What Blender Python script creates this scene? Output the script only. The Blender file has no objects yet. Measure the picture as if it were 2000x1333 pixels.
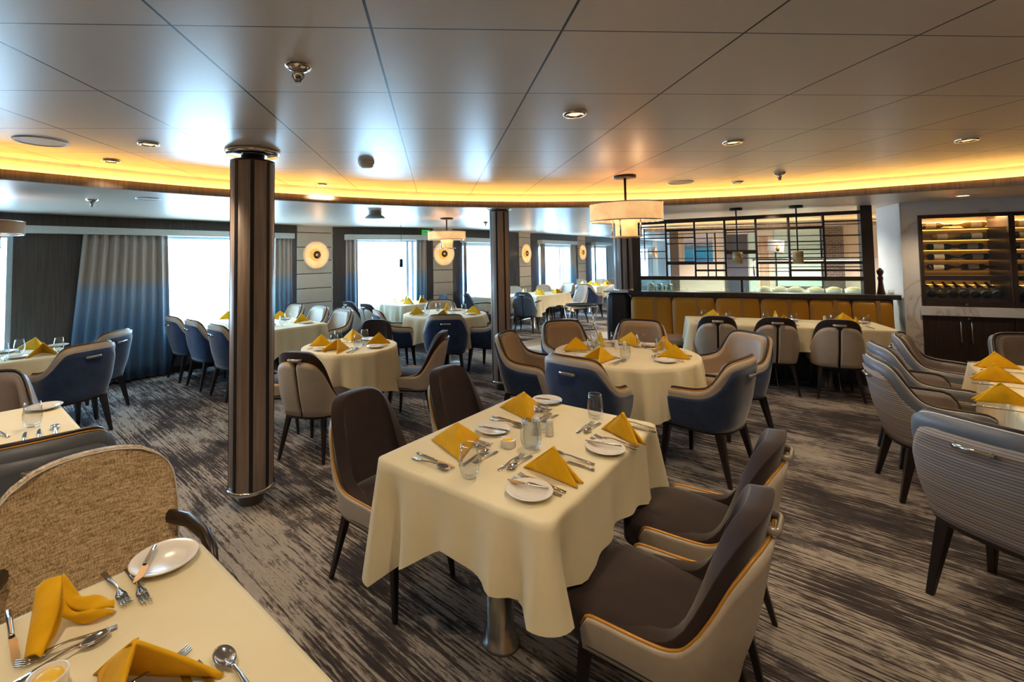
import bpy, bmesh, math, random
from math import sin, cos, pi, sqrt, radians, atan2, hypot
from mathutils import Vector, Matrix
random.seed(7)
SC = bpy.context.scene
COL = SC.collection

# ------------------------------------------------------------------ materials
def lin(c):
    return tuple(((v/255)/12.92 if v/255 <= .04045 else ((v/255+.055)/1.055)**2.4) for v in c)
class NT:
    def __init__(s, name):
        s.m = bpy.data.materials.new(name); s.m.use_nodes = True
        s.t = s.m.node_tree; s.n = s.t.nodes; s.l = s.t.links
        s.b = s.n['Principled BSDF']; s.out = s.n['Material Output']
    def add(s, typ, **kw):
        n = s.n.new(typ)
        for k, v in kw.items(): setattr(n, k, v)
        return n
    def link(s, a, b): s.l.new(a, b)
    def coords(s, scale=(1,1,1), rot=(0,0,0), kind='Object'):
        tc = s.add('ShaderNodeTexCoord'); mp = s.add('ShaderNodeMapping')
        mp.inputs['Scale'].default_value = scale; mp.inputs['Rotation'].default_value = rot
        s.link(tc.outputs[kind], mp.inputs['Vector']); return mp.outputs['Vector']
    def noise(s, vec, scale, detail=3, rough=.55):
        n = s.add('ShaderNodeTexNoise'); n.inputs['Scale'].default_value = scale
        n.inputs['Detail'].default_value = detail; n.inputs['Roughness'].default_value = rough
        s.link(vec, n.inputs['Vector']); return n.outputs['Fac']
    def ramp(s, fac, stops, interp='LINEAR'):
        r = s.add('ShaderNodeValToRGB'); cr = r.color_ramp; cr.interpolation = interp
        while len(cr.elements) < len(stops): cr.elements.new(.5)
        for e, (p, c) in zip(cr.elements, stops):
            e.position = p; e.color = (*c, 1) if len(c) == 3 else c
        s.link(fac, r.inputs['Fac']); return r.outputs['Color']
    def mix(s, fac, a, b, mode='MIX'):
        m = s.add('ShaderNodeMix'); m.data_type = 'RGBA'; m.blend_type = mode
        for sock, v in ((m.inputs[0], fac), (m.inputs[6], a), (m.inputs[7], b)):
            if hasattr(v, 'is_output'): s.link(v, sock)
            elif isinstance(v, tuple): sock.default_value = (*v, 1)
            else: sock.default_value = v
        return m.outputs[2]
    def math(s, op, a, b=0.0):
        m = s.add('ShaderNodeMath'); m.operation = op
        for i, v in enumerate((a, b)):
            if hasattr(v, 'is_output'): s.link(v, m.inputs[i])
            else: m.inputs[i].default_value = v
        return m.outputs[0]
    def bump(s, h, strength=.2, dist=.01):
        b = s.add('ShaderNodeBump'); b.inputs['Strength'].default_value = strength
        b.inputs['Distance'].default_value = dist
        s.link(h, b.inputs['Height']); s.link(b.outputs['Normal'], s.b.inputs['Normal'])

def simple(name, rgb, rough=.5, metal=0, spec=.5, var=.06, vscale=30, bump=0, bscale=200, sheen=0, coat=0):
    t = NT(name); t.b.inputs['Roughness'].default_value = rough; t.b.inputs['Metallic'].default_value = metal
    t.b.inputs['Specular IOR Level'].default_value = spec
    c = lin(rgb); v = t.coords()
    n = t.noise(v, vscale)
    t.link(t.ramp(n, [(.25, tuple(x*(1-var) for x in c)), (.75, tuple(min(1, x*(1+var)) for x in c))]), t.b.inputs['Base Color'])
    if bump: t.bump(t.noise(v, bscale, 2), bump, .004)
    if sheen:
        t.b.inputs['Sheen Weight'].default_value = sheen; t.b.inputs['Sheen Roughness'].default_value = .4
    if coat: t.b.inputs['Coat Weight'].default_value = coat
    return t.m
def emit(name, rgb, strength):
    t = NT(name); t.b.inputs['Base Color'].default_value = (*lin(rgb), 1)
    t.b.inputs['Emission Color'].default_value = (*lin(rgb), 1); t.b.inputs['Emission Strength'].default_value = strength
    t.b.inputs['Roughness'].default_value = .6
    return t.m
def wood(name, dark, light, rough=.4, scale=1.0, axis='Z'):
    t = NT(name); t.b.inputs['Roughness'].default_value = rough
    sc = {'Z': (60, 60, 2.2), 'X': (2.2, 60, 60)}[axis]
    v = t.coords(tuple(x*scale for x in sc))
    n = t.noise(v, 1.0, 4, .6)
    t.link(t.ramp(n, [(.3, lin(dark)), (.7, lin(light))]), t.b.inputs['Base Color'])
    t.bump(n, .08, .003); return t.m
def glass(name, tint=(1,1,1), refl=.06, fres=1.35):
    t = NT(name)
    tr = t.add('ShaderNodeBsdfTransparent'); tr.inputs['Color'].default_value = (*tint, 1)
    gl = t.add('ShaderNodeBsdfGlossy'); gl.inputs['Roughness'].default_value = .02
    ge = t.add('ShaderNodeNewGeometry'); dt = t.add('ShaderNodeVectorMath'); dt.operation = 'DOT_PRODUCT'
    t.link(ge.outputs['Normal'], dt.inputs[0]); t.link(ge.outputs['Incoming'], dt.inputs[1])
    f = t.math('POWER', t.math('SUBTRACT', 1.0, t.math('ABSOLUTE', dt.outputs['Value'])), 3.0)
    k = t.math('ADD', t.math('MULTIPLY', f, fres), refl)
    mx = t.add('ShaderNodeMixShader'); t.link(k, mx.inputs[0]); t.link(tr.outputs[0], mx.inputs[1]); t.link(gl.outputs[0], mx.inputs[2])
    t.link(mx.outputs[0], t.out.inputs['Surface']); return t.m

M = {}
M['wall_wood'] = wood('dark_wall_veneer', (66,58,56), (92,82,78), .4)
M['fascia'] = wood('fascia_veneer', (150,128,112), (186,164,146), .5)
M['col_wood'] = wood('column_veneer', (150,132,120), (190,170,156), .36)
M['cab_wood'] = wood('cupboard_veneer', (44,32,28), (66,50,44), .35)
M['counter_wood'] = wood('counter_veneer', (36,32,34), (58,52,54), .3)
M['groove'] = simple('black_groove', (20,20,24), .5)
M['handle_strap'] = simple('silver_strap', (196,190,180), .3, .6)
M['leg'] = simple('dark_leg_wood', (34,24,22), .35, var=.15)
M['steel'] = simple('brushed_steel', (170,168,165), .3, 1)
M['chrome'] = simple('chrome', (205,203,200), .12, 1, var=.02)
M['cutlery'] = simple('cutlery_steel', (190,185,178), .16, 1, var=.03)
M['offwhite'] = simple('white_enamel', (214,214,212), .45)
M['alu'] = simple('window_aluminium', (196,206,212), .4)
M['pelmet'] = simple('pelmet_white', (212,216,214), .5)
M['cream_panel'] = simple('cream_leather_panel', (214,200,182), .55, bump=.1, bscale=90)
M['cream_leather'] = simple('cream_leather', (186,174,158), .45, bump=.05, bscale=300)
M['taupe'] = simple('taupe_leather', (168,146,122), .5, bump=.06, bscale=250)
M['white_leather'] = simple('pale_leather', (206,202,196), .5)
M['velvet_brown'] = simple('brown_velvet', (54,43,43), .8, sheen=.3, var=.12, vscale=14, spec=.2)
M['velvet_blue'] = simple('blue_velvet', (42,60,94), .75, sheen=.7, var=.3, vscale=9, spec=.25)
M['blue_leather'] = simple('slate_blue_leather', (72,92,116), .42, var=.1)
M['slate'] = simple('slate_leather', (112,118,130), .4, var=.06)
M['grey_fabric'] = simple('grey_fabric', (128,116,112), .8, bump=.3, bscale=400, var=.12, vscale=200)
M['gold'] = simple('gold_piping', (196,140,54), .4, .3)
M['pipe_dark'] = simple('dark_piping', (46,34,30), .4)
M['white_stitch'] = simple('white_piping', (212,208,204), .5)
M['napkin'] = simple('yellow_linen', (232,178,30), .85, bump=.25, bscale=500, var=.08, vscale=25, sheen=.1, spec=.15)
M['porcelain'] = simple('white_porcelain', (232,228,222), .18, var=.01)
M['butter'] = simple('butter', (240,196,60), .4)
M['mustard'] = simple('mustard_leather', (176,122,24), .42, var=.05, bump=.04, bscale=150)
M['mustard_trim'] = simple('tan_leather', (150,112,64), .45)
M['black'] = simple('black_plastic', (24,24,26), .45)
M['blackmetal'] = simple('black_metal', (40,40,44), .35, .5)
M['screen_wood'] = wood('lattice_wood', (40,32,28), (58,48,42), .4)
M['stone_white'] = simple('white_stone', (214,212,208), .3)
M['whitewall'] = simple('buffet_wall_cream', (206,198,186), .55)
M['navy'] = simple('navy_panel', (52,60,78), .5)
M['tealglass'] = simple('teal_glass_panel', (176,206,204), .15)
M['white_food'] = simple('white_bowl', (224,226,222), .35)
M['pepper'] = simple('pepper_mill_wood', (48,24,18), .25)
M['rawmetal'] = simple('grey_grille', (178,178,176), .5)
M['green'] = emit('exit_sign_green', (60,170,80), .5)
M['whiteink'] = simple('white_ink', (230,235,230), .6)
M['bottle'] = simple('dark_bottle_glass', (26,30,20), .12, var=.1)
M['bottle_green'] = simple('olive_bottle_glass', (84,82,30), .15, var=.1)
M['bottle_gold'] = simple('straw_bottle_glass', (176,140,50), .15)
M['label'] = simple('paper_label', (224,216,198), .7)
M['foil_red'] = simple('red_foil', (176,44,26), .35, .3)
M['foil_gold'] = simple('gold_foil', (200,150,60), .3, .6)
M['foil_black'] = simple('black_foil', (30,26,26), .35)
M['glass'] = glass('clear_glass', (.94,.955,.97), .04, .8)
M['pane'] = glass('window_pane', (1,1,1), .01, .3)
M['cabglass'] = glass('cabinet_glass', (.97,.97,.96), .06, .6)
M['fluted'] = glass('pale_fluted_glass', (.80,.90,.88), .12, .6)
M['led'] = emit('warm_led', (255,196,100), 17)
M['led_cab'] = emit('amber_led', (255,186,80), 3.5)
M['ledwhite'] = emit('warm_white_led', (255,214,150), 5)
M['lamp'] = emit('halogen_lamp', (255,196,130), 3)
M['marble'] = None

def mk_shade(name, rgb, rgb2, strength):
    t = NT(name); n = t.noise(t.coords(), 6, 3)
    c = t.ramp(n, [(.3, lin(rgb)), (.7, lin(rgb2))])
    t.link(c, t.b.inputs['Base Color']); t.link(c, t.b.inputs['Emission Color'])
    t.b.inputs['Emission Strength'].default_value = strength; t.b.inputs['Roughness'].default_value = .7
    return t.m
M['shade'] = mk_shade('parchment_shade', (236,176,112), (255,214,150), .62)
M['shade_off'] = mk_shade('linen_shade', (150,116,84), (168,132,98), .1)
M['sconce'] = mk_shade('amber_dish', (212,178,138), (232,204,166), .2)
M['sconce_ring'] = emit('sconce_glow', (255,146,54), 1.1)

def mk_carpet():
    t = NT('patterned_carpet'); t.b.inputs['Roughness'].default_value = .95; t.b.inputs['Specular IOR Level'].default_value = .1
    tc = t.add('ShaderNodeTexCoord')
    rot = t.add('ShaderNodeVectorRotate'); rot.rotation_type = 'Z_AXIS'; rot.inputs['Angle'].default_value = radians(46)
    t.link(tc.outputs['Object'], rot.inputs['Vector'])
    def mp(s):
        m = t.add('ShaderNodeMapping'); m.inputs['Scale'].default_value = s; t.link(rot.outputs['Vector'], m.inputs['Vector']); return m.outputs['Vector']
    streak = t.noise(mp((2.2, 46, 1)), 1.0, 3, .6)
    fine = t.noise(mp((14, 120, 1)), 1.0, 2, .6)
    patch = t.noise(mp((.9, 1.5, 1)), 1.0, 5, .62)
    blot = t.noise(mp((2.0, 4.2, 1)), 1.0, 7, .7)
    sy = t.add('ShaderNodeSeparateXYZ'); t.link(rot.outputs['Vector'], sy.inputs[0])
    rib = t.math('SINE', t.math('MULTIPLY', sy.outputs['Y'], 310.0))
    s = t.math('ADD', t.math('MULTIPLY', streak, .62), t.math('MULTIPLY', fine, .38))
    s = t.math('ADD', s, t.math('MULTIPLY', t.math('SUBTRACT', patch, .5), .75))
    s = t.math('ADD', s, t.math('MULTIPLY', rib, .03))
    base = t.ramp(s, [(.38, lin((62,58,60))), (.47, lin((84,76,74))), (.51, lin((136,128,122))), (.58, lin((174,165,156))), (.70, lin((162,155,150)))])
    bm = t.math('ADD', blot, t.math('MULTIPLY', t.math('SUBTRACT', fine, .5), .35))
    bf = t.ramp(bm, [(.56, (0,0,0)), (.59, (1,1,1))])
    col = t.mix(t.math('MULTIPLY', bf, .75), base, lin((58,55,60)))
    t.link(col, t.b.inputs['Base Color']); t.bump(t.noise(t.coords(), 260, 2), .5, .006)
    return t.m
M['carpet'] = mk_carpet()

def mk_marble():
    t = NT('veined_marble'); t.b.inputs['Roughness'].default_value = .12
    v = t.coords((1,1,1)); n = t.noise(v, 2.4, 5, .6)
    w = t.add('ShaderNodeTexNoise'); w.inputs['Scale'].default_value = 1.6; w.inputs['Detail'].default_value = 4; w.inputs['Distortion'].default_value = 1.2
    t.link(v, w.inputs['Vector'])
    d = t.math('ABSOLUTE', t.math('SUBTRACT', w.outputs['Fac'], .5))
    c = t.ramp(d, [(0.0, lin((176,166,156))), (.012, lin((204,198,192))), (.05, lin((222,218,214)))])
    c2 = t.mix(t.math('MULTIPLY', n, .35), c, lin((198,194,192)))
    t.link(c2, t.b.inputs['Base Color']); return t.m
M['marble'] = mk_marble()

def mk_cloth():
    t = NT('ivory_tablecloth'); t.b.inputs['Roughness'].default_value = .8; t.b.inputs['Specular IOR Level'].default_value = .2
    v = t.coords(); n = t.noise(v, 3, 3)
    t.link(t.ramp(n, [(.3, lin((227,216,182))), (.7, lin((237,227,197)))]), t.b.inputs['Base Color'])
    h = t.math('ADD', t.math('MULTIPLY', t.noise(v, 420, 2), .12), t.noise(v, 5, 2))
    t.bump(h, .25, .02); return t.m
M['cloth'] = mk_cloth()

def mk_ombre():
    t = NT('ombre_curtain'); t.b.inputs['Roughness'].default_value = .55; t.b.inputs['Sheen Weight'].default_value = .2
    tc = t.add('ShaderNodeTexCoord'); sx = t.add('ShaderNodeSeparateXYZ'); t.link(tc.outputs['Object'], sx.inputs[0])
    z = t.math('DIVIDE', sx.outputs['Z'], 2.0)
    c = t.ramp(z, [(0.0, lin((44,76,104))), (.38, lin((92,132,172))), (.60, lin((140,164,194))), (.70, lin((186,168,156))), (.98, lin((186,172,164)))])
    t.link(c, t.b.inputs['Base Color']); return t.m
M['curtain'] = mk_ombre()

def mk_stripe():
    t = NT('striped_fabric'); t.b.inputs['Roughness'].default_value = .85
    tc = t.add('ShaderNodeTexCoord'); sx = t.add('ShaderNodeSeparateXYZ'); t.link(tc.outputs['Object'], sx.inputs[0])
    z = t.math('ADD', sx.outputs['Z'], t.math('MULTIPLY', t.noise(t.coords(), 5, 1), .006))
    cm = t.add('ShaderNodeCombineXYZ'); t.link(t.math('MULTIPLY', z, 34.0), cm.inputs[2])
    n1 = t.noise(cm.outputs[0], 1.0, 4, .75)
    fx = t.math('FRACT', t.math('MULTIPLY', z, 70.0))
    line = t.math('LESS_THAN', fx, .42)
    big = t.ramp(n1, [(.34, lin((110,90,72))), (.44, lin((176,156,134))), (.50, lin((150,148,152))), (.58, lin((188,182,180))), (.66, lin((140,112,84)))])
    c = t.mix(t.math('MULTIPLY', line, .55), big, lin((62,52,50)))
    t.link(c, t.b.inputs['Base Color']); t.bump(line, .25, .003)
    return t.m
M['stripe'] = mk_stripe()

def mk_weave():
    t = NT('woven_beige'); t.b.inputs['Roughness'].default_value = .9; t.b.inputs['Specular IOR Level'].default_value = .15
    a = t.noise(t.coords((30, 30, 260)), 1.0, 3, .6); b = t.noise(t.coords((300, 300, 24)), 1.0, 3, .6)
    s = t.math('ADD', t.math('MULTIPLY', a, .5), t.math('MULTIPLY', b, .5))
    t.link(t.ramp(s, [(.36, lin((120,100,76))), (.48, lin((184,158,124))), (.60, lin((228,206,168)))]), t.b.inputs['Base Color'])
    t.bump(s, .6, .004); return t.m
M['weave'] = mk_weave()

CX0, CSX, CY0, CSY = -.825, .627, 1.4815, .5875
def mk_ceiling(name, grid=True):
    t = NT(name); t.b.inputs['Metallic'].default_value = .12; t.b.inputs['Specular IOR Level'].default_value = .3
    base = lin((206,190,172))
    v = t.coords(); n = t.noise(t.coords((1, 1, 1)), 1.3, 2)
    c = t.ramp(n, [(.3, tuple(x*.97 for x in base)), (.7, base)])
    rough = .33
    t.b.inputs['Roughness'].default_value = rough
    if grid:
        tc = t.add('ShaderNodeTexCoord'); sx = t.add('ShaderNodeSeparateXYZ'); t.link(tc.outputs['Object'], sx.inputs[0])
        def lines(o, c0, st, w):
            f = t.math('FRACT', t.math('ADD', t.math('DIVIDE', t.math('SUBTRACT', o, c0), st), 50.5))
            d = t.math('MULTIPLY', t.math('ABSOLUTE', t.math('SUBTRACT', f, .5)), st)
            return t.math('LESS_THAN', d, w)
        m = t.math('MAXIMUM', lines(sx.outputs['X'], CX0, CSX, .0045), lines(sx.outputs['Y'], CY0, CSY, .0028))
        c = t.mix(m, c, lin((36,34,34)))
        t.link(t.math('MULTIPLY', t.math('SUBTRACT', 1.0, m), .12), t.b.inputs['Metallic'])
    t.link(c, t.b.inputs['Base Color'])
    return t.m
M['ceiling'] = mk_ceiling('satin_ceiling_panels'); M['ceiling_plain'] = mk_ceiling('satin_ceiling_plain', False)

def mk_sea():
    t = NT('sea_canvas'); t.b.inputs['Roughness'].default_value = .6
    tc = t.add('ShaderNodeTexCoord'); sx = t.add('ShaderNodeSeparateXYZ'); t.link(tc.outputs['Object'], sx.inputs[0])
    n = t.noise(t.coords((4, 4, 26)), 1.0, 4, .6)
    z = t.math('ADD', sx.outputs['Z'], t.math('MULTIPLY', t.math('SUBTRACT', n, .5), .35))
    t.link(t.ramp(z, [(.0, lin((20,110,170))), (.22, lin((40,150,200))), (.34, lin((80,120,150))), (.5, lin((190,180,190))), (1, lin((150,170,200)))]), t.b.inputs['Base Color'])
    return t.m
M['sea'] = mk_sea()
def mk_tiles():
    t = NT('dark_stone_tiles'); t.b.inputs['Roughness'].default_value = .4
    b = t.add('ShaderNodeTexBrick'); b.inputs['Scale'].default_value = 6
    for k, c in (('Color1', (62,54,52)), ('Color2', (84,76,72)), ('Mortar', (120,112,106))): b.inputs[k].default_value = (*lin(c), 1)
    tc = t.add('ShaderNodeTexCoord'); sp = t.add('ShaderNodeSeparateXYZ'); cm = t.add('ShaderNodeCombineXYZ')
    t.link(tc.outputs['Object'], sp.inputs[0]); t.link(sp.outputs['X'], cm.inputs[0]); t.link(sp.outputs['Z'], cm.inputs[1])
    t.link(cm.outputs[0], b.inputs['Vector'])
    t.link(b.outputs['Color'], t.b.inputs['Base Color']); return t.m
M['tiles'] = mk_tiles()

# ------------------------------------------------------------------ mesh builder
class MB:
    def __init__(s): s.v = []; s.f = []; s.sm = []; s.T = Matrix.Identity(4)
    def vert(s, p):
        s.v.append(tuple(s.T @ Vector(p))); return len(s.v)-1
    def face(s, idx, smooth=False): s.f.append(tuple(idx)); s.sm.append(smooth)
    def box(s, x0, x1, y0, y1, z0, z1):
        c = [s.vert(p) for p in ((x0,y0,z0),(x1,y0,z0),(x1,y1,z0),(x0,y1,z0),(x0,y0,z1),(x1,y0,z1),(x1,y1,z1),(x0,y1,z1))]
        for q in ((3,2,1,0),(4,5,6,7),(0,1,5,4),(1,2,6,5),(2,3,7,6),(3,0,4,7)): s.face([c[i] for i in q])
        return s
    def grid(s, fn, nu, nv, closeu=False, smooth=True):
        n = nu if closeu else nu+1
        I = [[s.vert(fn(i/nu, j/nv)) for i in range(n)] for j in range(nv+1)]
        for j in range(nv):
            for i in range(nu):
                i2 = (i+1) % n
                s.face((I[j][i], I[j][i2], I[j+1][i2], I[j+1][i]), smooth)
        return I
    def lathe(s, prof, seg=24, c=(0,0,0), smooth=True, caps=True):
        rows = []
        for r, z in prof:
            rows.append([s.vert((c[0]+r*cos(2*pi*i/seg), c[1]+r*sin(2*pi*i/seg), c[2]+z)) for i in range(seg)])
        for a, b in zip(rows, rows[1:]):
            for i in range(seg):
                k = (i+1) % seg; s.face((a[i], a[k], b[k], b[i]), smooth)
        if caps:
            s.face(rows[0][::-1]); s.face(rows[-1])
        return s
    def tube(s, path, r, seg=8, closed=False, smooth=True, flat=None):
        P = [Vector(p) for p in path]; n = len(P); rows = []
        prev = None
        for i, p in enumerate(P):
            a = P[(i-1) % n] if (closed or i > 0) else p; b = P[(i+1) % n] if (closed or i < n-1) else p
            t = (b-a)
            if t.length < 1e-9: t = Vector((0,0,1))
            t.normalize()
            if prev is None:
                up = Vector((0,0,1)) if abs(t.z) < .9 else Vector((1,0,0))
                x = t.cross(up).normalized()
            else:
                x = (prev - t*prev.dot(t))
                x = x.normalized() if x.length > 1e-6 else t.orthogonal().normalized()
            prev = x; y = t.cross(x)
            rr = r(i/(n-1)) if callable(r) else r
            fl = flat or 1
            rows.append([s.vert(p + x*rr*cos(2*pi*k/seg) + y*rr*fl*sin(2*pi*k/seg)) for k in range(seg)])
        m = n if closed else n-1
        for i in range(m):
            a, b = rows[i], rows[(i+1) % n]
            for k in range(seg):
                k2 = (k+1) % seg; s.face((a[k], a[k2], b[k2], b[k]), smooth)
        if not closed:
            s.face(rows[0][::-1]); s.face(rows[-1])
        return s
    def prism(s, poly, z0, z1, smooth=False):
        a = [s.vert((x, y, z0)) for x, y in poly]; b = [s.vert((x, y, z1)) for x, y in poly]
        s.face(a[::-1]); s.face(b)
        n = len(poly)
        for i in range(n):
            k = (i+1) % n; s.face((a[i], a[k], b[k], b[i]), smooth)
        return s
    def frustum(s, p0, h0, p1, h1):
        a = [s.vert((p0[0]+dx*h0[0], p0[1]+dy*h0[1], p0[2])) for dx, dy in ((-1,-1),(1,-1),(1,1),(-1,1))]
        b = [s.vert((p1[0]+dx*h1[0], p1[1]+dy*h1[1], p1[2])) for dx, dy in ((-1,-1),(1,-1),(1,1),(-1,1))]
        s.face(a[::-1]); s.face(b)
        for i in range(4):
            k = (i+1) % 4; s.face((a[i], a[k], b[k], b[i]))
        return s
    def build(s, name, mat, parent=None, bevel=0, subsurf=0, label=None, solid=0, recalc=True):
        me = bpy.data.meshes.new(name); me.from_pydata(s.v, [], s.f)
        me.polygons.foreach_set('use_smooth', s.sm)
        if recalc:
            bm = bmesh.new(); bm.from_mesh(me); bmesh.ops.recalc_face_normals(bm, faces=bm.faces); bm.to_mesh(me); bm.free()
        me.update(); o = bpy.data.objects.new(name, me); COL.objects.link(o)
        mats = mat if isinstance(mat, list) else [mat]
        for m_ in mats: me.materials.append(M[m_] if isinstance(m_, str) else m_)
        if parent is not None: o.parent = parent
        if solid:
            md = o.modifiers.new('solid', 'SOLIDIFY'); md.thickness = solid; md.offset = 0
        if bevel:
            md = o.modifiers.new('bevel', 'BEVEL'); md.width = bevel; md.segments = 2; md.limit_method = 'ANGLE'
        if subsurf:
            md = o.modifiers.new('sub', 'SUBSURF'); md.levels = subsurf; md.render_levels = subsurf
        if label: o['label'] = label
        return o

def tag(o, label=None, cat=None, group=None, kind=None):
    if label: o['label'] = label
    if cat: o['category'] = cat
    if group: o['group'] = group
    if kind: o['kind'] = kind
    return o
def thing(name, label, cat, loc=(0,0,0), rz=0, group=None):
    o = bpy.data.objects.new(name, None); o.empty_display_size = .1; COL.objects.link(o)
    o.location = loc; o.rotation_euler = (0,0,rz); return tag(o, label, cat, group)
def struct(mb, name, mat, parent=None, **kw):
    o = mb.build(name, mat, parent, **kw)
    if parent is None: o['kind'] = 'structure'
    return o
KIDS = {}
def copy_tree(o, loc, rz, label=None, group=None, scale=None):
    r = o.copy(); COL.objects.link(r); r.location = loc; r.rotation_euler = (0,0,rz)
    if label: r['label'] = label
    if group: r['group'] = group
    if scale: r.scale = scale
    for ch in list(o.children):
        c = ch.copy(); COL.objects.link(c); c.parent = r
        for g in list(ch.children):
            d = g.copy(); COL.objects.link(d); d.parent = c
    return r
class Proto:
    """first placing uses the built thing itself, later ones copy it with its parts"""
    def __init__(s, make): s.make = make; s.o = None
    def place(s, loc, rz, label, group=None, scale=None):
        if s.o is None:
            s.o = s.make(); s.o.location = loc; s.o.rotation_euler = (0,0,rz)
            tag(s.o, label, None, group)
            if scale: s.o.scale = scale
            return s.o
        r = copy_tree(s.o, loc, rz, label, group, scale)
        if not group and 'group' in r: del r['group']
        if not scale: r.scale = (1,1,1)
        return r
def smooth(t): t = max(0, min(1, t)); return t*t*(3-2*t)
_PC = {}
def interp(tab, x):
    """monotone cubic through the points of tab"""
    k = tuple(tab)
    if k not in _PC:
        n = len(k); h = [k[i+1][0]-k[i][0] for i in range(n-1)]; d = [(k[i+1][1]-k[i][1])/h[i] for i in range(n-1)]
        m_ = [0.0]*n; m_[0], m_[-1] = d[0]*.5, d[-1]
        for i in range(1, n-1):
            if d[i-1]*d[i] > 0:
                w1, w2 = 2*h[i]+h[i-1], h[i]+2*h[i-1]; m_[i] = (w1+w2)/(w1/d[i-1]+w2/d[i])
        _PC[k] = (h, m_)
    h, m_ = _PC[k]
    if x <= k[0][0]: return k[0][1]
    if x >= k[-1][0]: return k[-1][1]
    for i in range(len(k)-1):
        if x <= k[i+1][0]:
            t = (x-k[i][0])/h[i]; t2, t3 = t*t, t*t*t
            return (2*t3-3*t2+1)*k[i][1]+(t3-2*t2+t)*h[i]*m_[i]+(-2*t3+3*t2)*k[i+1][1]+(t3-t2)*h[i]*m_[i+1]
def facing(fx, fy): return atan2(fy, fx) - pi/2      # rotation that turns local +Y to (fx, fy)

# ------------------------------------------------------------------ camera
F, PX, PY, YAW, PITCH, ROLL, EYE = 903.0, 900.0, 463.5, .0561, .0429, .0143, 1.6
cam = bpy.data.cameras.new('camera'); cam_o = bpy.data.objects.new('camera', cam); COL.objects.link(cam_o)
cam.sensor_width = 36; cam.sensor_fit = 'HORIZONTAL'; cam.lens = F/2000*36
cam.shift_x = (1000-PX)/2000; cam.shift_y = (PY-666.5)/2000
cam.clip_start = .05
def cam_matrix():
    cy, sy = cos(YAW), sin(YAW); cp, sp = cos(PITCH), sin(PITCH); cr, sr = cos(ROLL), sin(ROLL)
    R0 = Matrix(((1,0,0),(0,0,-1),(0,1,0))); Ry = Matrix(((cy,-sy,0),(sy,cy,0),(0,0,1)))
    Rp = Matrix(((1,0,0),(0,cp,sp),(0,-sp,cp))); Rr = Matrix(((cr,sr,0),(-sr,cr,0),(0,0,1)))
    R = Rr @ Rp @ R0 @ Ry                                # rows: image right, image down, forward
    x, d, f = R[0], R[1], R[2]
    m = Matrix(((x[0], -d[0], -f[0], 0), (x[1], -d[1], -f[1], 0), (x[2], -d[2], -f[2], EYE), (0,0,0,1)))
    return m
cam_o.matrix_world = cam_matrix()
SC.camera = cam_o

# ------------------------------------------------------------------ room shell
ZC, ZO = 2.346, 2.194
CURVE_PTS = [(-4.3,1.1),(-3.75,2.25),(-2.9,3.25),(-1.85,4.22),(-.5,4.98),(1.0,5.33),(2.35,5.27),(3.62,4.86),(4.5,4.28),(5.2,3.66),
             (6.1,2.3),(6.4,0),(5.8,-2.6),(3.4,-4.4),(.5,-4.9),(-2.4,-4.2),(-4.2,-1.8)]
def catmull(pts, per=10):
    out = []; n = len(pts)
    for i in range(n):
        p0, p1, p2, p3 = [Vector((*pts[(i+k-1) % n], 0)) for k in range(4)]
        for j in range(per):
            t = j/per
            q = .5*((2*p1)+(-p0+p2)*t+(2*p0-5*p1+4*p2-p3)*t*t+(-p0+3*p1-3*p2+p3)*t**3)
            out.append((q.x, q.y))
    return out
CURVE = catmull(CURVE_PTS)
def offset_curve(pts, d):
    n = len(pts); o = []
    for i in range(n):
        a, b = pts[i-1], pts[(i+1) % n]
        tx, ty = b[0]-a[0], b[1]-a[1]; L = hypot(tx, ty)
        o.append((pts[i][0] - ty/L*d, pts[i][1] + tx/L*d))     # outward for a clockwise curve
    return o
WL = [(-7.2,3.44), (-5.6,5.05), (-2.42,8.25), (-1.90,8.71), (-.044,9.5), (.366,9.72), (2.10,11.5), (2.48,11.94), (4.45,14.24), (4.82,14.63), (6.31,16.39), (11.9,23.0)]
SO = Vector((3.03,6.91)); SD = Vector((.9002,-.43548)); SN = Vector((.43548,.9002))
def sp(u, n=0): p = SO + SD*u + SN*n; return (p.x, p.y)
WO = Vector((5.92,5.34)); WD = Vector((.8787,-.4773)); WN = Vector((.4773,.8787))
def wp(u, n=0): p = WO + WD*u + WN*n; return (p.x, p.y)
ROOM = WL + [(14.5,21), (14.5,-6), (-9.0,-6), (-9.0,3.44)]

m = MB(); m.prism([(x, y) for x, y in ROOM[::-1]], -.06, 0); struct(m, 'floor', 'carpet')
m = MB()
ids = [m.vert((x, y, ZC)) for x, y in offset_curve(CURVE, .16)]
m.face(ids); struct(m, 'ceiling', 'ceiling', recalc=False)
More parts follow.
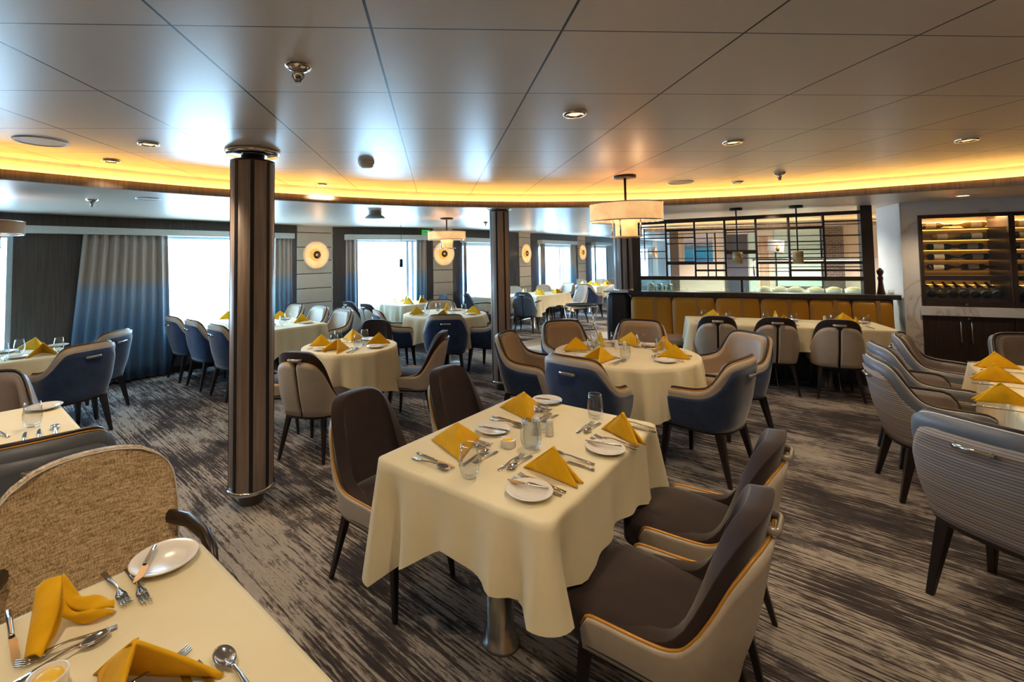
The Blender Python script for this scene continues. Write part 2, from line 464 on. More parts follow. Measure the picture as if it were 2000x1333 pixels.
# lower outer ceiling around the oval
def ray_room(cx, cy, th):
    dx, dy = cos(th), sin(th); best = None; n = len(ROOM)
    for i in range(n):
        ax, ay = ROOM[i]; bx, by = ROOM[(i+1) % n]
        ex, ey = bx-ax, by-ay; den = dx*ey-dy*ex
        if abs(den) < 1e-9: continue
        t = ((ax-cx)*ey-(ay-cy)*ex)/den; s_ = ((ax-cx)*dy-(ay-cy)*dx)/den
        if t > .01 and -1e-6 <= s_ <= 1+1e-6 and (best is None or t > best): best = t
    return best
c0 = (1.0, .6); inner = offset_curve(CURVE, .02)
angs = sorted([(atan2(y-c0[1], x-c0[0])) for x, y in inner] + [atan2(y-c0[1], x-c0[0]) for x, y in ROOM])
def ray_curve(th):
    dx, dy = cos(th), sin(th); n = len(inner)
    for i in range(n):
        ax, ay = inner[i]; bx, by = inner[(i+1) % n]
        ex, ey = bx-ax, by-ay; den = dx*ey-dy*ex
        if abs(den) < 1e-12: continue
        t = ((ax-c0[0])*ey-(ay-c0[1])*ex)/den; s_ = ((ax-c0[0])*dy-(ay-c0[1])*dx)/den
        if t > 0 and -1e-6 <= s_ <= 1+1e-6: return t
m = MB(); A = []; B = []
for th in angs:
    t1 = ray_curve(th); t2 = ray_room(*c0, th) + .12
    A.append(m.vert((c0[0]+cos(th)*t1, c0[1]+sin(th)*t1, ZO))); B.append(m.vert((c0[0]+cos(th)*t2, c0[1]+sin(th)*t2, ZO)))
for i in range(len(angs)):
    k = (i+1) % len(angs); m.face((A[i], A[k], B[k], B[i]))
o = struct(m, 'ceiling', 'ceiling_plain', recalc=False); 
# fascia ring and light pocket
def ring(m, c_in, c_out, z0, z1):
    n = len(c_in)
    a = [m.vert((*p, z0)) for p in c_in]; b = [m.vert((*p, z1)) for p in c_in]; c = [m.vert((*p, z0)) for p in c_out]; d = [m.vert((*p, z1)) for p in c_out]
    for i in range(n):
        k = (i+1) % n
        m.face((a[i], a[k], b[k], b[i]), True); m.face((c[i], c[k], d[k], d[i]), True); m.face((b[i], b[k], d[k], d[i])); m.face((a[i], a[k], c[k], c[i]))
m = MB(); ring(m, CURVE, offset_curve(CURVE, .03), 2.165, 2.236); fas = struct(m, 'trim_1', 'fascia')
m = MB(); ring(m, offset_curve(CURVE, .03), offset_curve(CURVE, .15), 2.2, 2.206); struct(m, 'trim_2', 'offwhite')
m = MB(); ring(m, offset_curve(CURVE, .15), offset_curve(CURVE, .17), 2.19, ZC+.01); struct(m, 'trim_3', 'offwhite')
m = MB(); ring(m, offset_curve(CURVE, .045), offset_curve(CURVE, .075), 2.224, 2.239)
led = m.build('cove_light_strip', 'led'); tag(led, 'warm glowing light strip hidden behind the curved wooden ceiling fascia', 'light strip')

class Wall:
    """frame of a wall: u along, n into the room, z up"""
    def __init__(s, a, b):
        s.a = Vector(a); d = Vector(b)-s.a; s.len = d.length; s.d = d/s.len; s.n = Vector((s.d.y, -s.d.x)); s.rz = atan2(s.d.y, s.d.x)
        s.T = Matrix(((s.d.x, -s.n.x, 0, s.a.x), (s.d.y, -s.n.y, 0, s.a.y), (0,0,1,0), (0,0,0,1)))   # local x=u, y=-n
    def p(s, u, n=0, z=0): q = s.a + s.d*u + s.n*n; return (q.x, q.y, z)
    def mb(s): m_ = MB(); m_.T = s.T; return m_
    def bx(s, m_, u0, u1, n0, n1, z0, z1): m_.box(u0, u1, -n1, -n0, z0, z1)
def wall_with_openings(w, name, ops, mat='wall_wood', u0=0, u1=None, zt=2.3, th=.16):
    u1 = w.len if u1 is None else u1
    us = sorted({u0, u1} | {o[0] for o in ops} | {o[1] for o in ops}); m_ = w.mb()
    for a, b in zip(us, us[1:]):
        op = [o for o in ops if o[0] <= a+1e-6 and o[1] >= b-1e-6]
        if not op: w.bx(m_, a, b, -th, 0, 0, zt)
        else:
            w.bx(m_, a, b, -th, 0, 0, op[0][2]); w.bx(m_, a, b, -th, 0, op[0][3], zt)
    return struct(m_, name, mat)
WIN = [0]
def window(w, u0, u1, z0, z1, blind=False, mull=()):
    WIN[0] += 1
    m_ = w.mb(); f = .05
    w.bx(m_, u0, u1, -.12, -.02, z0, z0+f); w.bx(m_, u0, u1, -.12, -.02, z1-f, z1)
    for a in (u0, u1-f): w.bx(m_, a, a+f, -.12, -.02, z0+f, z1-f)
    for mu in mull: w.bx(m_, mu, mu+.05, -.12, -.02, z0+f, z1-f)
    o = struct(m_, 'window_%d' % WIN[0], 'alu')
    m_ = w.mb(); w.bx(m_, u0+f, u1-f, -.075, -.069, z0+f, z1-f); m_.build('pane', 'pane', o)
    m_ = w.mb(); w.bx(m_, u0, u1, -.02, .03, z0-.03, z0); m_.build('sill', 'alu', o)
    if blind:
        m_ = w.mb(); w.bx(m_, u0+.02, u1-.02, -.018, .004, z1-.09, z1); m_.build('roller_blind', 'pelmet', o)
    return o
def pelmet(w, u0, u1, z0, z1, label):
    m_ = w.mb(); w.bx(m_, u0, u1, 0, .16, z0, z1)
    tag(m_.build('curtain_pelmet', 'pelmet', bevel=.004), label, 'pelmet', 'white pelmets over the windows')
def curtain(w, ut0, ut1, ub0, ub1, z0, z1, folds, label, n0=.085):
    m_ = MB(); L = ub1-ub0; rnd = random.Random(int(ub0*100)+folds)
    ph = [rnd.uniform(-.6, .6) for _ in range(folds+2)]; am = [rnd.uniform(.6, 1.15) for _ in range(folds+2)]
    def fn(a, b):
        k = a*folds; i = int(k); fr = k-i
        p = ph[i]*(1-fr)+ph[i+1]*fr; A_ = (am[i]*(1-fr)+am[i+1]*fr)*min(.045, .4*L/folds)
        amp = A_*(.75+.25*(1-b)); u = (ub0+(ub1-ub0)*a)*(1-b) + (ut0+(ut1-ut0)*a)*b
        return (u, -(n0+amp*sin(2*pi*k+p)+.3*amp*sin(4*pi*k+2.1*p)), z0+(z1-z0)*b)
    m_.grid(fn, folds*14, 10); o = m_.build('curtain', 'curtain', solid=.004)
    o.matrix_world = w.T; return tag(o, label, 'curtain', 'ombre window curtains')
def pier(w, name, z_sconce=None, label=None):
    m_ = w.mb(); w.bx(m_, 0, w.len, -.16, -.012, 0, 2.3); base = struct(m_, name, 'groove')
    m_ = w.mb(); z = .07
    zs = [.07,.32,.57,.82,1.078,1.338,1.58,1.814,2.076,2.3]
    for a, b in zip(zs, zs[1:]): w.bx(m_, .004, w.len-.004, -.02, .012, a+.006, b-.006)
    m_.build('upholstered_panels', 'cream_panel', base, bevel=.006)
    if z_sconce: sconce(w.p(w.len/2, .02, z_sconce), w.rz, label)
def mk_sconce():
    t = thing('wall_sconce', '', 'wall lamp'); R = Matrix.Rotation(radians(90), 4, 'X')
    m_ = MB(); m_.T = R
    prof = [(.06,.0),(.1,.006),(.135,.012),(.14,.02),(.165,.018),(.17,.026),(.195,.024),(.2,.032),(.225,.03),(.235,.036),(.25,.034),(.25,.026),(.2,.012),(.06,-.012)]
    m_.lathe(prof, 48, smooth=True, caps=False); m_.build('ribbed_dish', 'sconce', t)
    m_ = MB(); m_.T = R; m_.lathe([(.062,.0),(.098,.01),(.102,.02),(.062,.03)], 40, caps=True); m_.build('light_ring', 'sconce_ring', t)
    m_ = MB(); m_.T = R; m_.lathe([(.02,.0),(.03,.05),(.068,.05),(.07,.058),(.0001,.06)], 32); m_.build('centre_disc', 'blackmetal', t)
    return t
SCON = Proto(mk_sconce)
def sconce(p, rz, label):
    o = SCON.place(p, rz, label, 'round amber wall sconces')
    li = bpy.data.lights.new('sconce_light', 'POINT'); li.energy = 2.2; li.color = (1,.62,.28); li.shadow_soft_size = .06
    lo = bpy.data.objects.new('sconce_light', li); COL.objects.link(lo)
    w_ = Vector((sin(rz), -cos(rz), 0)); lo.location = Vector(p) + w_*.1
W = [Wall(a, b) for a, b in zip(WL, WL[1:])]
off0 = W[0].len   # section 0 runs into section 1 on the same line
wall_with_openings(W[0], 'wall_left', [(W[0].len-.75, W[0].len, .5, 1.98)])
wall_with_openings(W[1], 'wall_left.001', [(0, .93, .5, 1.98), (2.3, 4.42, .6, 1.98)])
w1 = W[1]
window(w1, -.6, .93, .5, 1.95, mull=(.74,)); window(w1, 2.3, 4.42, .6, 1.97)
pelmet(w1, .99, 4.39, 1.957, 2.045, 'long white pelmet above the ombre curtain on the left wall')
pelmet(w1, -.7, .8, 1.98, 2.05, 'white pelmet at the left end of the window wall')
curtain(w1, 1.56, 2.5, 1.42, 2.56, .03, 1.96, 9, 'wide taupe to blue ombre curtain in front of the dark left wall')
curtain(w1, 4.06, 4.37, 4.05, 4.39, .05, 1.96, 4, 'narrow ombre curtain right of the brightest left window, behind the large column')
pier(W[2], 'wall_pier', 1.675, 'round amber wall sconce on the cream panel beside the nearest wide window')
w3 = W[3]
wall_with_openings(w3, 'wall_back', [(.3, 1.75, .6, 1.97)]); window(w3, .3, 1.75, .6, 1.97, mull=(1.45, 1.56))
pelmet(w3, .216, 1.846, 1.95, 2.05, 'white pelmet above the wide window with the tiny pendant in front')
curtain(w3, .23, .45, .22, .46, .05, 1.95, 3, 'slim ombre curtain at the left edge of the wide middle window')
curtain(w3, 1.62, 1.84, 1.6, 1.84, .05, 1.95, 3, 'slim ombre curtain at the right edge of the wide middle window')
pier(W[4], 'wall_pier.001', 1.672, 'round amber wall sconce behind the small drum pendant')
w5 = W[5]
wall_with_openings(w5, 'wall_back.001', [(.3, 1.75, .6, 1.93)]); window(w5, .3, 1.75, .6, 1.93, True)
pelmet(w5, .25, 1.84, 1.912, 2.012, 'white pelmet above the window behind the second column')
curtain(w5, .25, .37, .24, .38, .05, 1.91, 2, 'thin ombre curtain left of the window behind the second column')
curtain(w5, 1.6, 1.82, 1.58, 1.83, .05, 1.91, 3, 'thin ombre curtain hidden right behind the second column')
pier(W[6], 'wall_pier.002', 1.668, 'round amber wall sconce just right of the second column')
w7 = W[7]
wall_with_openings(w7, 'wall_back.002', [(.45, 2.5, .6, 1.93)]); window(w7, .45, 2.5, .6, 1.93, True, mull=(1.75, 2.0))
pelmet(w7, .386, 2.68, 1.92, 2.025, 'white pelmet above the tall far window beyond the blue armed chair')
curtain(w7, .4, .64, .38, .62, .05, 1.92, 3, 'slim ombre curtain left of the tall far window')
curtain(w7, 2.24, 2.66, 2.22, 2.68, .05, 1.92, 4, 'ombre curtain right of the tall far window')
pier(W[8], 'wall_pier.003', 1.69, 'small distant amber wall sconce between the two farthest windows')
w9 = W[9]
wall_with_openings(w9, 'wall_back.003', [(.55, 2.0, .6, 1.93)]); window(w9, .55, 2.0, .6, 1.93, True, mull=(1.65,))
pelmet(w9, .515, 2.1, 1.925, 2.03, 'white pelmet above the farthest window left of the drum pendant')
curtain(w9, .53, .7, .52, .69, .05, 1.92, 2, 'thin ombre curtain at the farthest window left of the pendant')
w10 = W[10]
wall_with_openings(w10, 'wall_back.004', [(2.6, 5.0, .6, 1.93)]); window(w10, 2.6, 5.0, .6, 1.93, True, mull=(3.6, 4.1))
pelmet(w10, 2.5, 5.3, 1.925, 2.03, 'white pelmet above the window seen through the left of the lattice')
sconce(w10.p(6.05, .02, 1.67), w10.rz, 'tiny amber wall sconce seen through the left of the lattice screen')
m = w10.mb(); w10.bx(m, 5.6, 6.5, 0, .012, .1, 2.19); struct(m, 'wall_pier.004', 'cream_panel')
# dark dado line on window walls
m = MB()
for w in (W[1], W[3], W[5], W[7]):
    m.T = w.T; w.bx(m, 0, w.len, 0, .012, 0, .09)
struct(m, 'baseboard_left', 'groove')
# unseen room sides
m = MB(); m.box(-9.1,-9,-6,3.5,0,2.4); m.box(-9.1,-7.2,3.44,3.54,0,2.4); struct(m, 'wall_side', 'whitewall')
m = MB(); m.box(-9.1,14.6,-6.1,-6,0,2.4); struct(m, 'wall_rear', 'whitewall')
m = MB(); m.box(14.5,14.6,-6,23,0,2.4); struct(m, 'wall_right', 'whitewall')
m = MB(); m.box(11.5,14.6,22.9,23,0,2.4); struct(m, 'wall_far', 'whitewall')

# ------------------------------------------------------------------ columns
def column(x, y, r, ztop, zring, label, z0=0, ns=10):
    t = thing('clad_column', label, 'column', (x, y, z0)); t['kind'] = 'thing'
    H = ztop-z0
    m_ = MB(); zb = .1 if z0 == 0 else .0
    prof = [(r-.01, zb), (r, zb+.004), (r, zring-z0), (r-.01, zring-z0+.004)]
    m_.lathe(prof, 64); m_.build('wood_cladding', 'col_wood', t)
    m_ = MB()
    for k in range(ns):
        a = 2*pi*k/ns + .35; ca, sa = cos(a), sin(a); q = r*.085
        pts = [(r*.97*ca-q*sa*s_, r*.97*sa+q*ca*s_) for s_ in (-1, 1)] + [((r+.0025)*ca-q*sa*s_, (r+.0025)*sa+q*ca*s_) for s_ in (1, -1)]
        m_.prism(pts, zb+.006, zring-z0-.002)
    m_.build('groove_strips', 'groove', t)
    m_ = MB(); m_.lathe([(r*.56, 0), (r*.56, H)], 32); m_.build('steel_core', 'steel', t)
    m_ = MB(); m_.lathe([(r*.6, H-.035), (r*1.2, H-.03), (r*1.28, H-.015), (r*1.28, H-.004), (r*.6, H-.002)], 48); m_.build('ceiling_collar', 'chrome', t)
    m_ = MB(); m_.lathe([(r*1.02, zb-.012), (r*1.09, zb-.006), (r*1.09, zb+.012), (r*1.005, zb+.016)], 48); m_.build('base_ring', 'chrome', t)
    m_ = MB(); m_.lathe([(r*.9, zring-z0+.002), (r*1.03, zring-z0+.003), (r*1.03, zring-z0+.012), (r*.6, zring-z0+.014)], 48); m_.build('top_cap', 'groove', t)
    return t
column(-1.24, 3.22, .137, ZC, 2.26, 'large wood-clad column with dark grooves, nearest to the left table', ns=8)
column(.79, 5.62, .118, ZO, 2.145, 'slimmer wood-clad column standing behind the two facing dark chairs', ns=8)
# ------------------------------------------------------------------ ceiling fittings
def mk_downlight():
    t = thing('downlight', '', 'ceiling lamp')
    m_ = MB(); m_.lathe([(.036,.0),(.04,-.012),(.058,-.012),(.062,-.004),(.062,.0)], 28, caps=False); m_.build('chrome_bezel', 'chrome', t)
    m_ = MB(); m_.lathe([(.0001,-.004),(.03,-.006),(.036,-.002)], 20, caps=False); m_.build('lamp_lens', 'lamp', t)
    return t
DL = Proto(mk_downlight)
def spot(p, e, size=120, blend=.6, col=(1,.78,.52), r=.04):
    li = bpy.data.lights.new('downlight_or_fill', 'SPOT'); li.energy = e; li.spot_size = radians(size); li.spot_blend = blend; li.color = col; li.shadow_soft_size = r
    o_ = bpy.data.objects.new('downlight_or_fill', li); COL.objects.link(o_); o_.location = (p[0], p[1], p[2]-.03); return o_
E_DL = 30
for (x, y), lab in [((-1.8,3.0), 'recessed round downlight left of the large column'), ((.74,2.36), 'recessed round downlight above the central table'),
               ((2.0,2.96), 'recessed round downlight between pendant lamp and right edge'), ((-2.37,3.51), 'recessed downlight in the yellow glow at far left'),
               ((-1.12,4.66), 'recessed downlight in the yellow glow right of the large column'), ((3.19,4.67), 'recessed downlight in the yellow glow near the lattice screen')]:
    DL.place((x, y, ZC), 0, lab, 'recessed ceiling downlights'); spot((x, y, ZC), E_DL)
for x, y in [(-.9,.9),(.6,.5),(2.3,.9),(-2.6,1.2),(4.0,1.6),(.4,-1.4),(-2.4,-1.4),(3.2,-1.4),(3.6,2.9)]:
    DL.place((x, y, ZC), 0, 'recessed ceiling downlight out of frame over the near tables', 'downlights over the near tables'); spot((x, y, ZC), E_DL)
def mk_sprinkler():
    t = thing('sprinkler', '', 'sprinkler')
    m_ = MB(); m_.lathe([(.05,.0),(.048,-.008),(.026,-.02),(.02,-.022)], 24, caps=False); m_.build('rosette', 'chrome', t)
    m_ = MB(); m_.lathe([(.018,-.015),(.02,-.03),(.012,-.05),(.008,-.06),(.014,-.064),(.014,-.068)], 16); m_.build('nozzle', 'chrome', t)
    m_ = MB()
    for s_ in (-1, 1): m_.tube([(s_*.018,0,-.022),(s_*.022,0,-.04),(s_*.008,0,-.062)], .003, 6)
    m_.build('yoke_arms', 'steel', t); return t
SPR = Proto(mk_sprinkler)
for p, lab in [((-.52,1.79,ZC), 'chrome ceiling sprinkler near the top left of the ceiling'), ((3.24,4.14,ZC), 'chrome ceiling sprinkler in front of the lattice screen'),
               ((-3.24,4.55,ZO), 'small ceiling sprinkler above the ombre curtain at left'), ((.87,7.89,ZO), 'dark tiny sprinkler behind the second column')]:
    SPR.place(p, 0, lab, 'ceiling sprinklers')
for p, lab, r in [((-2.4,2.94,ZC), 'round white speaker grille in the ceiling at far left', .13), ((2.56,4.65,ZC), 'round grey speaker grille in the ceiling near the pendant', .12), ((-2.7,4.5,ZO), 'round white grille in the lower ceiling above the left curtain', .1)]:
    t = thing('ceiling_speaker', lab, 'speaker', p)
    m_ = MB(); m_.lathe([(r*.9,.0),(r*.92,-.008),(r,-.008),(r*1.02,0)], 40, caps=False); m_.build('rim', 'offwhite', t)
    m_ = MB(); m_.lathe([(.0001,-.006),(r*.9,-.004)], 40, caps=False); m_.build('grille', 'rawmetal', t)
t = thing('smoke_detector', 'white round smoke detector on the ceiling right of the large column', 'smoke detector', (-.52,3.56,ZC))
m = MB(); m.lathe([(.062,0),(.062,-.018),(.058,-.022)], 32, caps=False); m.build('base', 'offwhite', t)
m = MB(); m.lathe([(.054,-.022),(.054,-.04),(.036,-.052),(.0001,-.054)], 32, caps=False); m.build('sensor_head', 'offwhite', t)
t = thing('air_diffuser', 'silver round air outlet hanging under the lower ceiling before the middle window', 'air outlet', (-.75,5.85,ZO))
m = MB(); m.lathe([(.085,0),(.085,-.05),(.09,-.055)], 32, caps=False); m.build('collar', 'steel', t)
m = MB(); m.lathe([(.1,-.06),(.13,-.085),(.12,-.095),(.0001,-.1)], 32, caps=False); m.build('disc', 'rawmetal', t)
t = thing('spot_fitting', 'white flat downlight in the ceiling above the wine cabinet', 'ceiling lamp', (5.77,4.72,ZO))
m = MB(); m.lathe([(.05,0),(.05,-.006),(.06,-.006),(.064,0)], 24, caps=False); m.build('bezel', 'offwhite', t)
m = MB(); m.lathe([(.0001,-.003),(.05,-.004)], 24, caps=False); m.build('lamp_lens', 'ledwhite', t)
spot((5.72,4.7,ZO), 26, 130)
# exit sign
w = W[3]; t = thing('exit_sign', 'tiny green escape sign above the right curtain of the middle window', 'sign', w.p(1.83, .1, 2.1), w.rz)
m = MB(); m.box(-.09,.09,-.01,.01,-.055,.055); m.build('panel', 'green', t)
m = MB(); m.box(-.06,-.03,-.014,-.01,-.03,.03); m.box(-.015,.02,-.014,-.01,-.008,.008); m.box(.03,.065,-.014,-.01,-.035,.035); m.build('running_figure_pictogram', 'whiteink', t)

# ------------------------------------------------------------------ pendants
def drum_pendant(x, y, ztop, zb_top, zb_bot, R, r2, z2, label, light, mat='shade'):
    t = thing('drum_pendant', label, 'pendant lamp', (x, y, ztop))
    m_ = MB(); m_.lathe([(.0001,0),(.1,0),(.1,-.025),(.0001,-.026)], 32); m_.build('ceiling_rose', 'blackmetal', t)
    m_ = MB(); m_.tube([(0,0,-.02),(0,0,z2-ztop+.02)], .011, 10); m_.build('rod', 'blackmetal', t)
    a, b = zb_top-ztop, zb_bot-ztop
    m_ = MB(); m_.lathe([(R,b),(R,a),(R-.006,a),(R-.006,b),(R,b)], 56, caps=False); m_.build('drum_shade', mat, t)
    m_ = MB()
    for z in (a, b): m_.lathe([(R+.004,z-.006),(R+.004,z+.004),(R-.01,z+.004),(R-.01,z-.006),(R+.004,z-.006)], 56, caps=False)
    m_.tube([(R*cos(k*pi/3)*.98, R*sin(k*pi/3)*.98, a-.005) for k in (0,3)], .005, 6); m_.tube([(R*cos(k*pi/3)*.98, R*sin(k*pi/3)*.98, a-.005) for k in (1,4)], .005, 6)
    m_.build('shade_rings', 'chrome', t)
    c = z2-ztop
    m_ = MB(); m_.lathe([(r2,c+.01),(r2,b+.03),(r2-.005,b+.03),(r2-.005,c+.01),(r2,c+.01)], 40, caps=False); m_.build('inner_shade', mat, t)
    m_ = MB()
    for k in range(4):
        q = pi/4+k*pi/2; m_.tube([((r2+.035)*cos(q),(r2+.035)*sin(q),b+.02),((r2+.035)*cos(q),(r2+.035)*sin(q),c)], .008, 8)
    m_.lathe([(r2+.045,c-.008),(r2+.045,c+.006),(r2-.012,c+.006),(r2-.012,c-.008),(r2+.045,c-.008)], 40, caps=False)
    m_.build('lower_frame', 'chrome', t)
    m_ = MB(); m_.lathe([(r2+.05,b+.006),(R-.02,b+.004)], 40, caps=False); m_.build('diffuser', mat, t)
    if light:
        for dz, e in (((a+b)/2, light), ):
            for k in range(3):
                li = bpy.data.lights.new('pendant_bulb', 'POINT'); li.energy = e/3; li.color = (1,.68,.38); li.shadow_soft_size = .04
                lo = bpy.data.objects.new('pendant_bulb', li); COL.objects.link(lo); q = 2*pi*k/3+.4
                lo.location = (x+(r2+.08)*cos(q), y+(r2+.08)*sin(q), ztop+dz)
    return t
drum_pendant(1.80, 4.25, ZC, 2.075, 1.915, .325, .1, 1.765, 'large two-tier parchment drum pendant hanging over the round table', 3)
drum_pendant(.18, 7.0, ZO, 1.985, 1.865, .285, .09, 1.735, 'smaller two-tier parchment drum pendant in front of the second sconce', 2)
drum_pendant(-3.93, 4.2, ZO, 1.97, 1.86, .3, .1, 1.74, 'linen drum pendant cut off by the left edge of the view', 3, 'shade_off')
def small_pendant(x, y, zt, zs, label, mat, r=.05, h=.12):
    t = thing('small_pendant', label, 'pendant lamp', (x, y, zt))
    m_ = MB(); m_.lathe([(.0001,0),(.075,0),(.075,-.03),(.0001,-.031)], 28); m_.build('ceiling_rose', 'blackmetal', t)
    m_ = MB(); m_.tube([(0,0,-.02),(0,0,zs+h-zt)], .008, 8); m_.build('rod', 'blackmetal', t)
    m_ = MB(); m_.lathe([(r*.9,zs-zt+.004),(r,zs-zt),(r,zs-zt+h),(r*.6,zs-zt+h+.005)], 32); m_.build('cylinder_shade', mat, t)
    m_ = MB(); m_.lathe([(.0001,zs-zt-.004),(r*.8,zs-zt-.003),(r*.8,zs-zt+.003)], 24, caps=False); m_.build('glass_bottom', 'porcelain', t)
M['brass_shade'] = simple('pale_brass_shade', (190,170,126), .45, .2)
small_pendant(3.99, 5.9, ZO, 1.46, 'slim rod pendant with pale cylinder, left of the two at the lattice', 'brass_shade', .058, .15)
small_pendant(4.61, 5.64, ZO, 1.46, 'slim rod pendant with pale cylinder, right of the two at the lattice', 'brass_shade', .058, .15)
t = thing('small_pendant', 'thin dark cord pendant hanging before the wide middle window', 'pendant lamp', (-.56,7.7,ZO))
m = MB(); m.tube([(0,0,0),(0,0,-.62)], .004, 6); m.build('cord', 'blackmetal', t)
m = MB(); m.lathe([(.03,-.75),(.03,-.62),(.02,-.61)], 20); m.build('cylinder_shade', 'blackmetal', t)

# ------------------------------------------------------------------ chairs
class Shell:
    def __init__(s, w, b, f, rc, bulge=.02):
        dep = rc*1.55; e = 2/2.7
        def side(sg):
            q = [(sg*w, f)]
            for k in range(15):
                a = pi/2*k/14; q.append((sg*w*max(0, cos(a))**e, -b+dep-dep*sin(a)**e))
            return q
        L = side(-1); R = side(1)
        path = L + R[-2::-1]
        s.path = [Vector((x, y)) for x, y in path]
        d = [0]
        for a, c in zip(s.path, s.path[1:]): d.append(d[-1]+(c-a).length)
        s.tot = d[-1]; s.half = s.tot/2; s.d = d; s.w = w
    def at(s, q):          # q in [-half, half], 0 at the back centre
        x = q + s.half; x = max(0, min(s.tot, x))
        for i in range(len(s.d)-1):
            if x <= s.d[i+1] + 1e-9:
                t = (x-s.d[i])/max(1e-9, s.d[i+1]-s.d[i]); p = s.path[i].lerp(s.path[i+1], t); break
        return p
    def frame(s, q):
        p = s.at(q); a = s.at(q-.03); b = s.at(q+.03); t = (b-a)
        if t.length < 1e-9: t = Vector((1,0))
        t.normalize(); n = Vector((t.y, -t.x)); return p, n
def shell_point(S, q, z, off, lean, flare, zb=.36, under=.03, zt=.85):
    p, n = S.frame(q)
    t = max(0, min(1, (z-zb)/.2))
    o = off - under*(1-t)**2
    x = p.x + n.x*o; y = p.y + n.y*o
    y -= max(0, z-.42)*lean
    x *= 1 + max(0, z-.40)*flare
    return (x, y, z)
def shell_solid(S, qmax, top, zb, o_out, o_in, lean, flare, nu=44, nv=9, q0=None, under=.03):
    q0 = -qmax if q0 is None else q0
    m_ = MB()
    def surf(o):
        def fn(a, b):
            q = q0 + (qmax-q0)*a; zt = top(q); z = zb(q) + (zt-zb(q))*b if callable(zb) else zb+(zt-zb)*b
            return shell_point(S, q, z, o, lean, flare, under=under)
        return fn
    A_ = m_.grid(surf(o_out), nu, nv); B_ = m_.grid(surf(o_in), nu, nv)
    for i in range(nu):
        m_.face((A_[nv][i], A_[nv][i+1], B_[nv][i+1], B_[nv][i]), True); m_.face((A_[0][i], A_[0][i+1], B_[0][i+1], B_[0][i]))
    for j in range(nv):
        for i in (0, nu): m_.face((A_[j][i], A_[j+1][i], B_[j+1][i], B_[j][i]), True)
    return m_
def rim_path(S, qmax, top, zb, off, lean, flare, dz=0, n=56, ends=True, q0=None, under=.03):
    q0 = -qmax if q0 is None else q0; P = []
    if ends:
        for k in range(6): P.append(shell_point(S, q0, zb+(top(q0)-zb)*k/6, off, lean, flare, under=under))
    for i in range(n+1):
        q = q0+(qmax-q0)*i/n; P.append(shell_point(S, q, top(q)+dz, off, lean, flare, under=under))
    if ends:
        for k in range(6): P.append(shell_point(S, qmax, zb+(top(qmax)-zb)*(5-k)/6, off, lean, flare, under=under))
    return P
def seat_mesh(w, y0, y1, z0, z1, r=.1, puff=.025, n=40):
    """rounded cushion: superellipse outline, domed top"""
    m_ = MB(); yc, hy = (y0+y1)/2, (y1-y0)/2
    def ol(a, k):
        c, s_ = cos(a), sin(a); e = .42
        return (w*k*abs(c)**e*(1 if c >= 0 else -1), yc+hy*k*abs(s_)**e*(1 if s_ >= 0 else -1))
    rings = [(.93, z0), (1.0, z0+.012), (1.0, z1-.03), (.985, z1-.012), (.94, z1), (.7, z1+puff*.6), (.4, z1+puff*.92), (.05, z1+puff)]
    rows = [[m_.vert((*ol(2*pi*i/n, k), z)) for i in range(n)] for k, z in rings]
    for a, b in zip(rows, rows[1:]):
        for i in range(n): m_.face((a[i], a[(i+1) % n], b[(i+1) % n], b[i]), True)
    m_.face(rows[0][::-1]); m_.face(rows[-1], True)
    return m_
def add_legs(t, pts, z=.345, top=.021, bot=.011, mat='leg'):
    for (x0, y0), (x1, y1) in pts:
        m_ = MB(); m_.frustum((x1, y1, 0), (bot, bot), (x0, y0, z), (top, top)); m_.build('leg', mat, t, bevel=.004)
def add_handle(t, y, z, w=.11, lean=.15, mat='chrome'):
    m_ = MB(); d = .02
    m_.tube([(-w/2, y+.012, z), (-w/2, y-d*.8, z), (-w/2+.012, y-d, z), (w/2-.012, y-d, z), (w/2, y-d*.8, z), (w/2, y+.012, z)], .0085, 8, flat=1.5)
    m_.build('pull_handle', mat, t)

